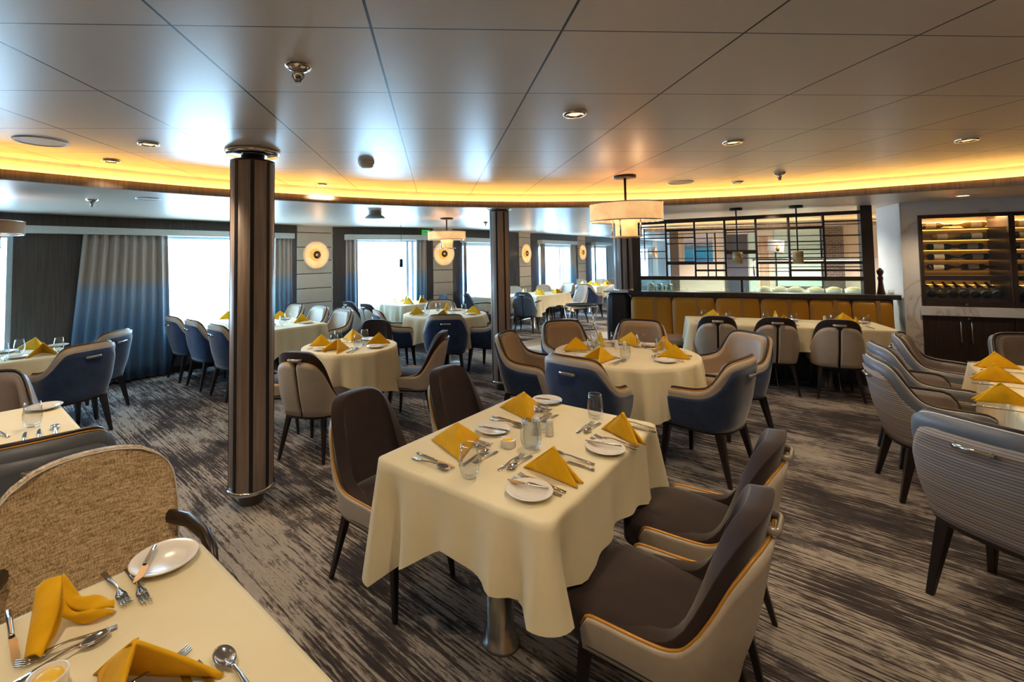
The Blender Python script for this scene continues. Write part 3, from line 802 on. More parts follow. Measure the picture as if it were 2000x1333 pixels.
def mk_armchair(outer='velvet_blue', border='cream_leather', inner='taupe', pipe='pipe_dark', seatm='taupe', W_=.285, big=1.0, inset=.05, thread='gold', name='armchair', cat='armchair', topz=.85, handle_mat='chrome'):
    t = thing(name, '', cat)
    S = Shell(W_, .283, .20, .14, .03); qm = S.half
    tab = [(0, topz), (.12, topz-.001), (.19, topz-.010), (.235, topz-.034), (.275, topz-.09), (.32, topz-.165), (.37, .642), (.47, .618), (.56, .612), (qm-.06, .605), (qm-.02, .585), (qm, .54)]
    top = lambda q: interp(tab, abs(q))
    lean, fl = .17, .10
    shell_solid(S, qm, top, .36, .0, -.05, lean, fl, nu=56).build('shell', border, t)
    # outer upholstery, set in from the border by an even margin
    def top2(q):
        b_ = 9
        for k in range(-12, 13):
            dq = inset*k/12; qq = q+dq
            zz = top(qq) if abs(qq) <= qm else .36
            b_ = min(b_, zz - sqrt(max(0, inset*inset-dq*dq)))
        return max(.38, b_)
    shell_solid(S, qm-inset*.95, top2, .355, .012, -.004, lean, fl, nu=56).build('outer_upholstery', outer, t)
    # inner lining
    tabi = [(k, v-.012) for k, v in tab]
    shell_solid(S, qm-.012, lambda q: interp(tabi, abs(q)), .40, -.045, -.085, lean, fl, nu=56).build('inner_lining', inner, t)
    m_ = MB(); m_.tube(rim_path(S, qm, top, .37, -.036, lean, fl, .009), .0115, 8); m_.build('piping', pipe, t)
    if thread:
        m_ = MB(); m_.tube(rim_path(S, qm, top, .37, -.022, lean, fl, .004), .0045, 6); m_.build('edge_cord', thread, t)
    seat_mesh(W_-.045, -.2, .235, .36, .455, puff=.02).build('seat', seatm, t)
    m_ = MB(); m_.prism([(p.x*.9, p.y*.92) for p in S.path], .335, .362); m_.build('seat_frame', 'leg', t)
    add_legs(t, [((-.2,.16), (-.235,.195)), ((.2,.16), (.235,.195)), ((-.19,-.2), (-.225,-.275)), ((.19,-.2), (.225,-.275))], .345, .026, .013)
    add_handle(t, -.286-(topz-.42-.10)*lean-.008, topz-.105, .12, mat=handle_mat)
    return t
def mk_sidechair(pad='velvet_brown', outer='cream_leather', pipe='gold', arms=False, name='side_chair', topz=.875, chain=True):
    t = thing(name, '', 'chair')
    S = Shell(.237, .252, .17, .12, .015); qm = S.half; lean, fl = .20, -.08
    # dark padded back that wraps into the sides
    tp = [(0, topz), (.09, topz-.003), (.15, topz-.018), (.19, topz-.046), (.22, topz-.085), (.252, topz-.155), (.285, .61), (.315, .535), (.35, .493), (.40, .475), (qm, .45)]
    shell_solid(S, qm-.08, lambda q: interp(tp, abs(q)), .40, -.006, -.07, lean, fl, nu=56).build('back_pad', pad, t, bevel=.016)
    # two pale shell panels with a dark gap between
    ts = [(0, topz-.085), (.09, topz-.086), (.15, topz-.105), (.19, topz-.145), (.215, topz-.185), (.245, topz-.265), (.275, .54), (.305, .496), (.35, .476), (.41, .470), (qm-.03, .466), (qm-.008, .455), (qm, .42)]
    tops = lambda q: interp(ts, abs(q))
    gap = .011
    def top_g(q):
        z = tops(q); e = (abs(q)-gap)/.035
        return z - .035*(1-sqrt(max(0, 1-(1-min(1, e))**2)))
    for sg in (-1, 1):
        a, b = (gap, qm) if sg > 0 else (-qm, -gap)
        p = shell_solid(S, b, top_g, .35, .016, -.008, lean, fl, nu=36, q0=a).build('shell_panel', outer, t)
        m_ = MB(); m_.tube(rim_path(S, b, top_g, .36, .002, lean, fl, .002, q0=a, ends=False), .0055, 6); m_.build('piping', pipe, p)
    seat_mesh(.226, -.17, .27, .35, .458, puff=.03).build('seat', pad, t)
    m_ = MB(); m_.prism([(p.x*.88, p.y*.92) for p in S.path], .33, .353); m_.build('seat_frame', 'leg', t)
    add_legs(t, [((-.17,.18), (-.195,.215)), ((.17,.18), (.195,.215)), ((-.155,-.17), (-.2,-.25)), ((.155,-.17), (.2,-.25))], .345, .02, .0105)
    add_handle(t, -.250-(topz-.42-.06)*lean, topz-.062, .10, mat='handle_strap')
    if chain:
        m_ = MB(); m_.tube([(.02,-.08,.335), (.022,-.085,.2), (.03,-.1,.08), (.05,-.13,.012), (.075,-.12,.006), (.07,-.1,.006)], .0032, 5); m_.build('floor_chain', 'chrome', t)
    if arms:
        for sg in (-1, 1):
            m_ = MB(); m_.tube([(sg*.235,-.16,.64), (sg*.27,-.05,.655), (sg*.285,.1,.655), (sg*.28,.19,.635), (sg*.265,.225,.58), (sg*.245,.235,.36)], .013, 8); m_.build('arm', 'leg', t)
    return t
ARM = Proto(lambda: mk_armchair())
STRIPE = Proto(lambda: mk_armchair('stripe', 'slate', 'grey_fabric', 'pipe_dark', 'taupe', .3, inset=.062, thread='white_stitch', topz=.86, handle_mat='chrome'))
SIDE = Proto(lambda: mk_sidechair())
GREYSIDE = Proto(lambda: mk_sidechair('velvet_brown', 'cream_leather', 'pipe_dark'))
BLUEARM = Proto(lambda: mk_sidechair('blue_leather', 'blue_leather', 'pipe_dark', True, 'armed_side_chair', .86))
PALE = Proto(lambda: mk_sidechair('white_leather', 'cream_leather', 'pipe_dark'))
def chair(P, x, y, fx, fy, label, group=None): return P.place((x, y, 0), facing(fx, fy), label, group)

# central rectangular table
FX, FY = .735, -.676
chair(SIDE, -.22, 2.40, FX, FY, 'dark brown side chair with cream shell, nearer of two left of the central table', 'chairs at the central table')
chair(SIDE, .28, 2.90, FX, FY, 'dark brown side chair, farther of two left of the central table', 'chairs at the central table')
chair(SIDE, 1.12, 2.00, -FX, -FY, 'cream shelled side chair on the right of the central table, farther of the pair', 'chairs at the central table')
chair(SIDE, .73, 1.555, -FX, -FY, 'cream shelled side chair nearest the camera at the right of the central table', 'chairs at the central table')
# round table in the middle
T2 = (1.63, 3.96)
for x, y, lab in [(1.21,3.58, 'blue velvet armchair with its back to the central table'), (2.0,3.45, 'blue velvet armchair turned right at the front of the middle round table'),
                  (.93,4.36, 'blue velvet armchair in profile beside the second column'), (1.47,4.92, 'taupe lined armchair facing forward behind the middle round table, left one'),
                  (2.15,4.86, 'taupe lined armchair facing forward behind the middle round table, by the banquette'), (2.62,4.12, 'pale lined armchair at the right of the middle round table')]:
    chair(ARM, x, y, T2[0]-x, T2[1]-y, lab, 'armchairs around the middle round table')
# small round table at left middle
chair(SIDE, -1.0, 4.02, .3, .95, 'cream shelled side chair seen from behind beside the large column', 'chairs at the small round table')
chair(SIDE, -.22, 4.66, -.97, .25, 'cream shelled side chair in profile right of the small round table', 'chairs at the small round table')
chair(SIDE, -.74, 5.27, -.1, -1, 'dark backed side chair behind the small round table', 'chairs at the small round table')
chair(SIDE, -1.5, 4.55, 1, .1, 'dark side chair half hidden behind the large column', 'chairs at the small round table')
# table by the left window
for x, y, lab in [(-3.33,6.68, 'blue velvet armchair closest to the ombre curtain at the window table'), (-2.85,6.24, 'middle blue velvet armchair of three at the window table'), (-2.33,5.76, 'blue velvet armchair nearest the large column at the window table')]:
    chair(ARM, x, y, .7, .71, lab, 'blue armchairs at the window table')
for x, y, lab in [(-2.52,7.66, 'pale armchair farthest from camera across the window table'), (-2.02,7.22, 'middle pale armchair across the window table under the sconce'), (-1.56,6.72, 'pale armchair across the window table nearest the small round table')]:
    chair(ARM, x, y, -.7, -.71, lab, 'pale lined armchairs across the window table')
# round table further back
T5 = (.14, 7.02)
for x, y, lab in [(.13,6.3, 'blue armchair seen from behind at the back round table'), (-.55,6.8, 'blue armchair in profile left of the back round table'),
                  (.74,6.62, 'blue armchair half hidden by the second column at the back round table'), (.1,7.8, 'taupe lined armchair behind the back round table')]:
    chair(ARM, x, y, T5[0]-x, T5[1]-y, lab, 'armchairs at the back round table')
# window table behind
chair(GREYSIDE, -1.27, 8.2, .75, .66, 'grey shelled chair leftmost before the wide middle window', 'chairs at the square window table')
chair(GREYSIDE, -.9, 7.72, .75, .66, 'grey shelled chair second from left before the wide middle window', 'chairs at the square window table')
chair(BLUEARM, -.1, 9.1, -.8, -.3, 'slate blue chair at the far side of the square window table', 'chairs at the square window table')
# far right group
chair(BLUEARM, 1.92, 9.75, .45, .89, 'slate blue armed chair standing alone before the far tables', 'slate blue armed chairs')
chair(BLUEARM, .93, 9.75, .85, .1, 'slate blue armed chair in profile left of the second column', 'slate blue armed chairs')
chair(PALE, 2.0, 10.95, .3, -1, 'pale chair behind the far table right of the second column', 'pale chairs in the far corner')
chair(PALE, 2.72, 11.4, -.1, -1, 'pale chair behind the far table under the tall window', 'pale chairs in the far corner')
chair(ARM, 3.3, 12.1, -.9, -.4, 'dark blue armchair behind the far table by the tall window', 'far blue armchairs')
chair(PALE, 3.3, 10.95, -.8, -.3, 'pale chair at the right end of the far table', 'pale chairs in the far corner')
chair(ARM, 3.98, 11.8, .75, .65, 'dark blue armchair right of the far table', 'far blue armchairs')
chair(PALE, 4.5, 13.8, .1, -1, 'pale chair at the farthest table under the distant sconce', 'pale chairs in the far corner')
chair(PALE, 5.0, 13.6, -.2, -1, 'pale chair at the farthest table beside the wood counter', 'pale chairs in the far corner')
chair(ARM, 5.5, 14.4, -.8, -.4, 'dark blue armchair at the farthest window', 'far blue armchairs')
# banquette table
for x, y, r, lab in [(3.40,5.50,.02, 'grey two-panel chair at the banquette table, behind the middle round table'), (3.93,5.28,-.04, 'grey two-panel chair in the middle before the banquette table'), (4.45,5.0,.1, 'grey two-panel chair at the right end of the banquette table')]:
    chair(GREYSIDE, x, y, .4355+r, .9, lab, 'chairs at the banquette table')
# right hand table with striped chairs
for x, y, fx, fy, lab in [(2.60,1.94,.97,.22, 'striped armchair nearest the camera at the right edge'), (3.29,2.90,.86,-.5, 'striped armchair second from the camera at the right table'),
                      (3.74,3.33,.86,-.5, 'striped armchair third from the camera, mostly hidden by the second'), (4.28,3.66,.66,-.75, 'grey lined armchair before the dark cupboard doors'),
                      (4.95,3.45,-.3,-.95, 'grey lined armchair behind the right table, cut by the frame edge')]:
    chair(STRIPE, x, y, fx, fy, lab, 'striped armchairs at the right table')
# left edge
chair(ARM, -3.44, 4.55, -.77, .3, 'blue velvet armchair in profile at the left edge table, nearer one', 'blue armchairs at the left edge')
chair(ARM, -3.72, 5.22, -.85, .05, 'blue velvet armchair against the curtain at the left edge table', 'blue armchairs at the left edge')
GREYARM = Proto(lambda: mk_armchair('slate', 'slate', 'grey_fabric', 'pipe_dark', 'taupe', .285, thread='gold'))
chair(GREYARM, -2.86, 3.1, .62, -.62, 'grey upholstered armchair behind the glass at the left table', 'grey armchairs at the left table')
chair(GREYARM, -1.87, 2.32, -.62, .72, 'grey armchair in the left foreground showing only its top edge', 'grey armchairs at the left table')

# beige woven chair in the foreground
t = thing('woven_armchair', 'beige woven armchair with dark curved wooden arm in the left foreground', 'armchair', (-1.02,1.53,0), facing(.69,-.72))
m = MB()
def bk(off):
    def fn(a, b):
        s_ = 2*a-1; z = .42+.475*b
        half = .225+.035*sin(pi*min(1, b*.9)) - .0*b
        k = (abs(s_)**3)
        e = max(0, b-.72)/.28
        half *= sqrt(max(0.0, 1-.55*e**2.6))
        return (s_*half, -.19-.16*b - off - .05*(1-s_*s_) + .03, z - .012*k*b*b)
    return fn
A_ = m.grid(bk(0), 24, 16); B_ = m.grid(bk(.055), 24, 16)
for i in range(24):
    m.face((A_[16][i], A_[16][i+1], B_[16][i+1], B_[16][i]), True); m.face((A_[0][i], A_[0][i+1], B_[0][i+1], B_[0][i]))
for j in range(16):
    for i in (0, 24): m.face((A_[j][i], A_[j+1][i], B_[j+1][i], B_[j][i]), True)
m.build('backrest', 'weave', t)
m = MB(); path = [bk(.0)(0, j/14) for j in range(15)] + [bk(.0)(i/20, 1) for i in range(1, 20)] + [bk(.0)(1, j/14) for j in range(14, -1, -1)]
m.tube(path, .003, 6); m.build('piping', 'white_stitch', t)
seat_mesh(.24, -.2, .25, .37, .455).build('seat', 'weave', t)
m = MB(); m.box(-.22,.22,-.2,.21,.34,.372); m.build('seat_frame', 'leg', t)
for sg in (-1, 1):
    m = MB(); m.tube([(sg*.225,-.22,.64), (sg*.26,-.13,.645), (sg*.275,.0,.64), (sg*.27,.08,.62), (sg*.262,.13,.56), (sg*.245,.145,.36)], .018, 10, flat=1.4); m.build('arm', 'leg', t)
add_legs(t, [((-.2,.18), (-.22,.21)), ((.2,.18), (.22,.21)), ((-.19,-.19), (-.22,-.26)), ((.19,-.19), (.22,-.26))])

# ------------------------------------------------------------------ tables and cloths
def table_rect(x, y, L, Wd, ax, label, feet=(-.22, .22)):
    rz = atan2(ax[1], ax[0]); t = thing('dining_table', label, 'table', (x, y, 0), rz)
    m_ = MB(); m_.box(-L/2+.01, L/2-.01, -Wd/2+.01, Wd/2-.01, .715, .745); m_.build('tabletop', 'leg', t, bevel=.006)
    for k in feet:
        m_ = MB(); m_.lathe([(.001,.0),(.078,0),(.078,.012),(.064,.018),(.064,.06),(.056,.066),(.056,.715)], 28, c=(k*L, 0, 0)); m_.build('pedestal', 'steel', t)
    return rz
def cloth_rect(x, y, L, Wd, rz, drops, label, seed=1, zt=.752):
    """drops: edge drop, then extra drop at the four corners (+x+y, -x+y, -x-y, +x-y)"""
    rnd = random.Random(seed); m_ = MB(); r = .035; hx, hy = L/2, Wd/2
    P = []
    cs = [(hx-r, hy-r, 0), (-hx+r, hy-r, pi/2), (-hx+r, -hy+r, pi), (hx-r, -hy+r, 3*pi/2)]
    for ci, (cx, cy, a0) in enumerate(cs):
        for k in range(9):
            a = a0+pi/2*k/8; P.append((cx+r*cos(a), cy+r*sin(a), cos(a), sin(a), ci, 0.0))
        nx, ny, na = cs[(ci+1) % 4]; p0 = (P[-1][0], P[-1][1]); p1 = (nx+r*cos(na), ny+r*sin(na)); d = hypot(p1[0]-p0[0], p1[1]-p0[1]); n = max(6, int(d/.025))
        a = a0+pi/2
        for k in range(1, n):
            f = k/n; dist = min(f, 1-f)*d; P.append((p0[0]+(p1[0]-p0[0])*f, p0[1]+(p1[1]-p0[1])*f, cos(a), sin(a), ci if f < .5 else (ci+1) % 4, dist))
    N = len(P); ph = [rnd.uniform(0, 6.28) for _ in range(4)]
    per = 0; S_ = []
    for i in range(N):
        S_.append(per); q = P[(i+1) % N]; per += hypot(q[0]-P[i][0], q[1]-P[i][1])
    nv = 12; rows = []
    top = [m_.vert((p[0]-p[2]*.012, p[1]-p[3]*.012, zt)) for p in P]
    m_.face(top, False); rows.append(top)
    for j in range(nv+1):
        v = j/nv; row = []
        for i, p in enumerate(P):
            cd = p[5]; dr = drops[0] + drops[1+p[4]]*max(0, 1-cd/.34)**1.15
            cone = math.exp(-(cd/.03)**2) + .35*math.exp(-((cd-.16)/.035)**2); dip = math.exp(-((cd-.085)/.04)**2)
            o_ = .006 + v*(.018 + .012*sin(S_[i]*14+ph[0]) + .009*sin(S_[i]*31+ph[1])) + v*(.045*cone - .034*dip)*(1+1.2*drops[1+p[4]])
            dirx, diry = p[2], p[3]
            z = zt - .004 - dr*v - (0 if j else 0)
            row.append(m_.vert((p[0]+dirx*o_, p[1]+diry*o_, z + .004*sin(S_[i]*20+ph[2])*v)))
        rows.append(row)
    for a, b in zip(rows, rows[1:]):
        for i in range(N): m_.face((a[i], a[(i+1) % N], b[(i+1) % N], b[i]), True)
    o_ = m_.build('tablecloth', 'cloth', recalc=True); o_.location = (x, y, 0); o_.rotation_euler = (0,0,rz)
    return tag(o_, label, 'tablecloth')
def table_round(x, y, r, label):
    t = thing('round_dining_table', label, 'table', (x, y, 0))
    m_ = MB(); m_.lathe([(r-.02,.715),(r-.012,.72),(r-.012,.74),(r-.02,.745)], 48); m_.build('tabletop', 'leg', t)
    m_ = MB(); m_.lathe([(.001,0),(.24,0),(.24,.01),(.07,.02),(.065,.715)], 32); m_.build('pedestal', 'steel', t)
def cloth_round(x, y, r, drop, label, seed=1, waves=11, zt=.752):
    rnd = random.Random(seed); m_ = MB(); N = 176; ph = [rnd.uniform(0, 6.28) for _ in range(4)]
    rows = [[m_.vert(((r-.012)*cos(2*pi*i/N), (r-.012)*sin(2*pi*i/N), zt)) for i in range(N)]]
    m_.face(rows[0])
    for j in range(13):
        v = j/12; row = []
        for i in range(N):
            a = 2*pi*i/N; w_ = sin(waves*a+ph[0]+.7*sin(3*a+ph[1])); w_ = w_*.55+.3*sin(2*waves*a+ph[2]+sin(2*a))+.2*sin(3.0*waves*a+ph[1])
            rr = r+.004+v**.7*(.034+.056*w_); z = zt-.004-(drop+.05*cos(4*a+ph[3]))*v
            row.append(m_.vert((rr*cos(a), rr*sin(a), z)))
        rows.append(row)
    for a, b in zip(rows, rows[1:]):
        for i in range(N): m_.face((a[i], a[(i+1) % N], b[(i+1) % N], b[i]), True)
    o_ = m_.build('tablecloth', 'cloth'); o_.location = (x, y, 0); return tag(o_, label, 'tablecloth')

AX = (.676, .735)
rz1 = table_rect(.418, 2.16, 1.10, .80, AX, 'rectangular table on steel pedestals in the centre foreground')
cloth_rect(.418, 2.16, 1.12, .81, rz1, (.235, .1, .24, .055, .14), 'ivory cloth draped over the central rectangular table', 3)
table_round(*T2, .58, 'round table in the middle surrounded by six armchairs'); cloth_round(*T2, .59, .34, 'ivory round cloth on the middle round table', 2, 14)
T3 = (-.84, 4.62)
table_round(*T3, .43, 'small round table right of the large column'); cloth_round(*T3, .45, .42, 'ivory round cloth hanging low on the small round table', 5, 8)
T4a = (-.7, .71)
rz4 = table_rect(-2.41, 6.67, 1.95, .78, T4a, 'long table standing end-on to the left window'); cloth_rect(-2.41, 6.67, 1.97, .8, rz4, (.30, .05, .05, .05, .05), 'ivory cloth on the long table at the left window', 6)
table_round(*T5, .6, 'round table between the second column and the wide window'); cloth_round(*T5, .62, .36, 'ivory round cloth on the back round table', 8)
rz6 = table_rect(-.52, 8.78, .75, .7, (.75,.66), 'square table before the wide middle window', (0,)); cloth_rect(-.52, 8.78, .78, .72, rz6, (.28,.1,.1,.1,.1), 'ivory cloth on the square table before the middle window', 9)
rz7 = table_rect(2.35, 10.35, 1.2, .8, (.6,.5), 'far table beyond the slate blue armed chair'); cloth_rect(2.35, 10.35, 1.22, .82, rz7, (.24,.18,.18,.18,.18), 'ivory cloth with hanging corner on the far table', 10)
rz8 = table_rect(4.5, 12.95, 1.0, .8, (.7,.6), 'farthest table near the wood counter'); cloth_rect(4.5, 12.95, 1.02, .82, rz8, (.28,.1,.1,.1,.1), 'ivory cloth on the farthest table', 11)
rzb = table_rect(1.3, 9.95, .8, .75, (.75,.66), 'table half hidden behind the second column', (0,)); cloth_rect(1.3, 9.95, .82, .77, rzb, (.28,.1,.1,.1,.1), 'ivory cloth on the table hidden behind the second column', 12)
rz9 = table_rect(4.16, 5.42, 2.0, .72, (.9,-.4355), 'long table set along the mustard banquette'); cloth_rect(4.16, 5.42, 2.02, .74, rz9, (.27,.1,.1,.1,.1), 'ivory cloth on the long banquette table', 13)
T10 = (3.95, 2.6)
rz10 = table_rect(3.78, 2.40, 1.75, .90, (.695,.72), 'long table at the right edge with striped armchairs'); cloth_rect(3.78, 2.40, 1.77, .92, rz10, (.30,.1,.1,.1,.1), 'ivory cloth on the right edge table', 14)
rz11 = table_rect(-4.05, 4.4, 1.1, .8, (.7,.72), 'table by the left edge next to the dark wall'); cloth_rect(-4.05, 4.4, 1.12, .82, rz11, (.26,.1,.1,.1,.1), 'ivory cloth on the table by the dark left wall', 15)
rz12 = table_rect(-2.34, 2.42, .83, .78, (.7,.71), 'table at the left edge with a single large glass in view', (0,)); cloth_rect(-2.34, 2.42, .85, .8, rz12, (.26,.1,.1,.1,.1), 'ivory cloth on the left table with the large glass', 16)
# foreground table: far corner near (-.735, 1.475)
ca, cb = (.71,-.70), (-.72,-.69)
L13, W13 = 1.2, .8
c13 = (-.725+ca[0]*L13/2+cb[0]*W13/2, 1.475+ca[1]*L13/2+cb[1]*W13/2)
rz13 = table_rect(c13[0], c13[1], L13-.02, W13-.01, ca, 'table in the left foreground, partly cut by the frame'); cloth_rect(c13[0], c13[1], L13, W13, rz13, (.26,.1,.1,.1,.1), 'ivory cloth on the left foreground table', 17)

# ------------------------------------------------------------------ tableware
ZT = .753
def mk_tumbler():
    t = thing('glass_tumbler', '', 'glass')
    o = [(.0001,.0),(.022,.0),(.028,.004),(.036,.02),(.0405,.045),(.0405,.07),(.036,.1),(.0325,.125)]
    i = [(.0312,.125),(.0345,.1),(.039,.07),(.039,.045),(.034,.024),(.02,.014),(.0001,.012)]
    m_ = MB(); m_.lathe(o+i, 28, caps=False); m_.build('bowl', 'glass', t); return t
TUMB = Proto(mk_tumbler)
def mk_plate():
    t = thing('bread_plate', '', 'plate'); m_ = MB()
    m_.lathe([(.0001,.002),(.045,.002),(.05,.0),(.054,.003),(.075,.012),(.084,.016),(.0845,.0185),(.08,.019),(.056,.009),(.05,.0065),(.0001,.006)], 40, caps=False)
    m_.build('dish', 'porcelain', t); return t
PLATE = Proto(mk_plate)
def mk_spoon(k=1.0):
    def f():
        t = thing('table_spoon' if k >= 1 else 'dessert_spoon', '', 'spoon'); m_ = MB(); L = .2*k
        def bowl(a, b):
            an = 2*pi*a; r = b
            x = .0205*k*r*cos(an); y = L/2-.032*k + .033*k*r*sin(an)*(1 if sin(an) > 0 else 1.05)
            return (x, y, .004+.009*k*(r*r)-.0)
        m_.grid(bowl, 20, 5, closeu=True)
        h = [(-L/2, .0065, .004), (-L/2+.05*k, .0055, .008), (0, .003, .014), (L/2-.075*k, .0028, .014), (L/2-.064*k, .005, .0115)]
        a = [m_.vert((-w, y, z+.0012)) for y, w, z in h]; b = [m_.vert((w, y, z+.0012)) for y, w, z in h]; c = [m_.vert((w, y, z-.0012)) for y, w, z in h]; d = [m_.vert((-w, y, z-.0012)) for y, w, z in h]
        for i in range(len(h)-1):
            for p, q in ((a, b), (b, c), (c, d), (d, a)): m_.face((p[i], q[i], q[i+1], p[i+1]), True)
        m_.face((a[0], b[0], c[0], d[0]))
        o_ = m_.build('body', 'cutlery', t, solid=.0014); return t
    return f
def mk_fork(k=1.0):
    def f():
        t = thing('table_fork' if k >= 1 else 'dessert_fork', '', 'fork'); m_ = MB(); L = .2*k
        h = [(-L/2, .0065, .003), (-L/2+.05*k, .0055, .007), (0, .003, .014), (L/2-.08*k, .0028, .014), (L/2-.066*k, .0065, .011), (L/2-.056*k, .0118, .008), (L/2-.044*k, .0122, .0065)]
        def strip(hh):
            a = [m_.vert((x-w, y, z+.001)) for x, y, w, z in hh]; b = [m_.vert((x+w, y, z+.001)) for x, y, w, z in hh]; c = [m_.vert((x+w, y, z-.001)) for x, y, w, z in hh]; d = [m_.vert((x-w, y, z-.001)) for x, y, w, z in hh]
            for i in range(len(hh)-1):
                for p, q in ((a, b), (b, c), (c, d), (d, a)): m_.face((p[i], q[i], q[i+1], p[i+1]), True)
            m_.face((a[0], b[0], c[0], d[0])); m_.face((a[-1], b[-1], c[-1], d[-1]))
        strip([(0, y, w, z) for y, w, z in h])
        for q in (-1.5, -.5, .5, 1.5):
            strip([(q*.0062, L/2-.045*k, .0021, .0065), (q*.0064, L/2-.02*k, .0018, .0058), (q*.0066, L/2, .0011, .012)])
        m_.build('body', 'cutlery', t); return t
    return f
def mk_knife(k=1.0, rnd=False):
    def f():
        t = thing('table_knife' if k >= 1 else 'butter_knife', '', 'knife'); L = .22*k
        m_ = MB(); m_.tube([(0,-L/2,.0055), (0,-L/2+.04*k,.0055), (0,-.005,.005), (0,.004,.005)], .0058, 8, flat=.75); m_.build('handle', 'cutlery', t)
        m_ = MB(); pts = [(-.0045,0), (-.0085 if not rnd else -.013,.02*k), (-.0088 if not rnd else -.014,L/2-.03*k), (-.003,L/2-.004), (.003,L/2), (.0058,L/2-.02*k), (.006,0)]
        m_.prism(pts, .0038, .0054); m_.build('blade', 'cutlery', t); return t
    return f
SPOON, DSPOON, FORK, DFORK, KNIFE, BKNIFE = [Proto(f) for f in (mk_spoon(1), mk_spoon(.86), mk_fork(1), mk_fork(.86), mk_knife(1), mk_knife(.72, True))]
def mk_napkin(spread=.06, h=.118, seed=0):
    def f():
        t = thing('folded_napkin', '', 'napkin')
        Fp, Ap = Vector((.125,0,.004)), Vector((-.01,0,h))
        for sg in (-1, 1):
            m_ = MB(); P = Vector((-.12, sg*spread, .004)); N = 12
            def pt(i, j, off):
                a, b = i/N, j/N
                base = Fp.lerp(P, a); p = base.lerp(Ap, b) if True else base
                pf = 4*a*(1-a)*(1-b)*b*4
                q = p + Vector((0, sg, .35))*(.010*pf + .004*sin(5*a+seed)*b*(1-b)*4) + Vector((0, sg, .3))*off
                return q
            for off in (0, -.009):
                I = [[m_.vert(pt(i, j, off)) for i in range(N+1)] for j in range(N)]
                tip = m_.vert(Ap + Vector((0, sg, .3))*off)
                for j in range(N-1):
                    for i in range(N): m_.face((I[j][i], I[j][i+1], I[j+1][i+1], I[j+1][i]), True)
                for i in range(N): m_.face((I[N-1][i], I[N-1][i+1], tip), True)
                if off == 0: I0, t0 = I, tip
                else:
                    for i in range(N): m_.face((I0[0][i], I0[0][i+1], I[0][i+1], I[0][i]))
                    for j in range(N-1):
                        for i in (0, N): m_.face((I0[j][i], I0[j+1][i], I[j+1][i], I[j][i]), True)
                    for i in (0, N): m_.face((I0[N-1][i], t0, tip, I[N-1][i]), True)
            m_.build('napkin_fold', 'napkin', t)
        return t
    return f
NAP = Proto(mk_napkin(.026)); NAPW = Proto(mk_napkin(.115, .115, 2))
def mk_butter():
    t = thing('butter_dish', '', 'dish')
    m_ = MB(); m_.lathe([(.0001,0),(.03,0),(.033,.003),(.034,.03),(.0335,.034),(.030,.034),(.029,.02),(.0001,.018)], 28, caps=False); m_.build('ramekin', 'porcelain', t)
    m_ = MB(); m_.lathe([(.0285,.02),(.024,.03),(.012,.034),(.0001,.034)], 20, caps=False); m_.build('butter', 'butter', t); return t
BUTTER = Proto(mk_butter)
def mk_shaker():
    t = thing('shaker', '', 'shaker')
    m_ = MB(); m_.lathe([(.017,0),(.018,.004),(.015,.05),(.014,.056)], 20); m_.build('body', 'porcelain', t)
    m_ = MB(); m_.lathe([(.0145,.056),(.0145,.068),(.009,.075),(.0001,.076)], 20); m_.build('cap', 'porcelain', t); return t
SHAK = Proto(mk_shaker)

class Setting:
    def __init__(s, x, y, fx, fy, where, group):
        s.x, s.y = x, y; L = hypot(fx, fy); s.f = (fx/L, fy/L); s.r = (s.f[1], -s.f[0]); s.rz = facing(fx, fy); s.where = where; s.g = group
    def w(s, a, b): return (s.x+s.r[0]*a+s.f[0]*b, s.y+s.r[1]*a+s.f[1]*b)
    def put(s, P, a, b, rot, label, grp, z=ZT): return P.place((*s.w(a, b), z), s.rz+radians(rot), label, grp+' '+s.g)
    def full(s, nap=NAP, nrot=90, sides=1, dess=.15, plate=-.2, near=False):
        q = s.where
        s.put(nap, 0, 0, nrot, 'yellow linen napkin folded into a standing triangle ' + q, 'napkins')
        s.put(PLATE, plate, 0, 0, 'white bread plate ' + q, 'bread plates')
        s.put(BKNIFE, plate+.02, .02, 12, 'small butter knife laid on the bread plate ' + q, 'butter knives', ZT+.017)
        s.put(FORK, -.115, 0, 2, 'steel fork beside the napkin ' + q + ', outer one', 'forks'); s.put(FORK, -.078, .0, -2, 'steel fork beside the napkin ' + q + ', inner one', 'forks')
        s.put(KNIFE, .145, 0, -2, 'steel table knife right of the napkin ' + q, 'knives'); s.put(SPOON, .185, .01, 2, 'steel soup spoon right of the napkin ' + q, 'soup spoons')
        s.put(DSPOON, .02, dess, 88, 'dessert spoon above the napkin ' + q, 'dessert spoons'); s.put(DFORK, .0, dess+.03, -92, 'dessert fork above the napkin ' + q, 'dessert forks')
        s.put(TUMB, .17, .2, 0, 'clear stemless tumbler ' + q, 'tumblers')
g = 'on the central table'
A1 = (FX, FY); A2 = (-FX, -FY)
def one(P, x, y, rz, lab, grp, z=ZT): return P.place((x, y, z), rz, lab, grp)
def along(P, a, b, lab, grp, z=ZT, tip=True):
    """cutlery from handle end a to tip b"""
    return one(P, (a[0]+b[0])/2, (a[1]+b[1])/2, facing(b[0]-a[0], b[1]-a[1]), lab, grp, z)
s = Setting(.437, 1.79, *A2, 'at the near right of the central table', g); s.full(NAP, 88, plate=-.165, dess=.155)
s = Setting(.855, 2.14, *A2, 'at the far right of the central table', g); s.full(NAP, 66, plate=-.19, dess=.15)
s = Setting(.09, 2.07, *A1, 'at the near left of the central table', g); s.full(NAPW, 44, plate=-.27, dess=.12)
s = Setting(.47, 2.50, *A1, 'at the far left of the central table', g); s.full(NAPW, 44, plate=-.25, dess=.12)
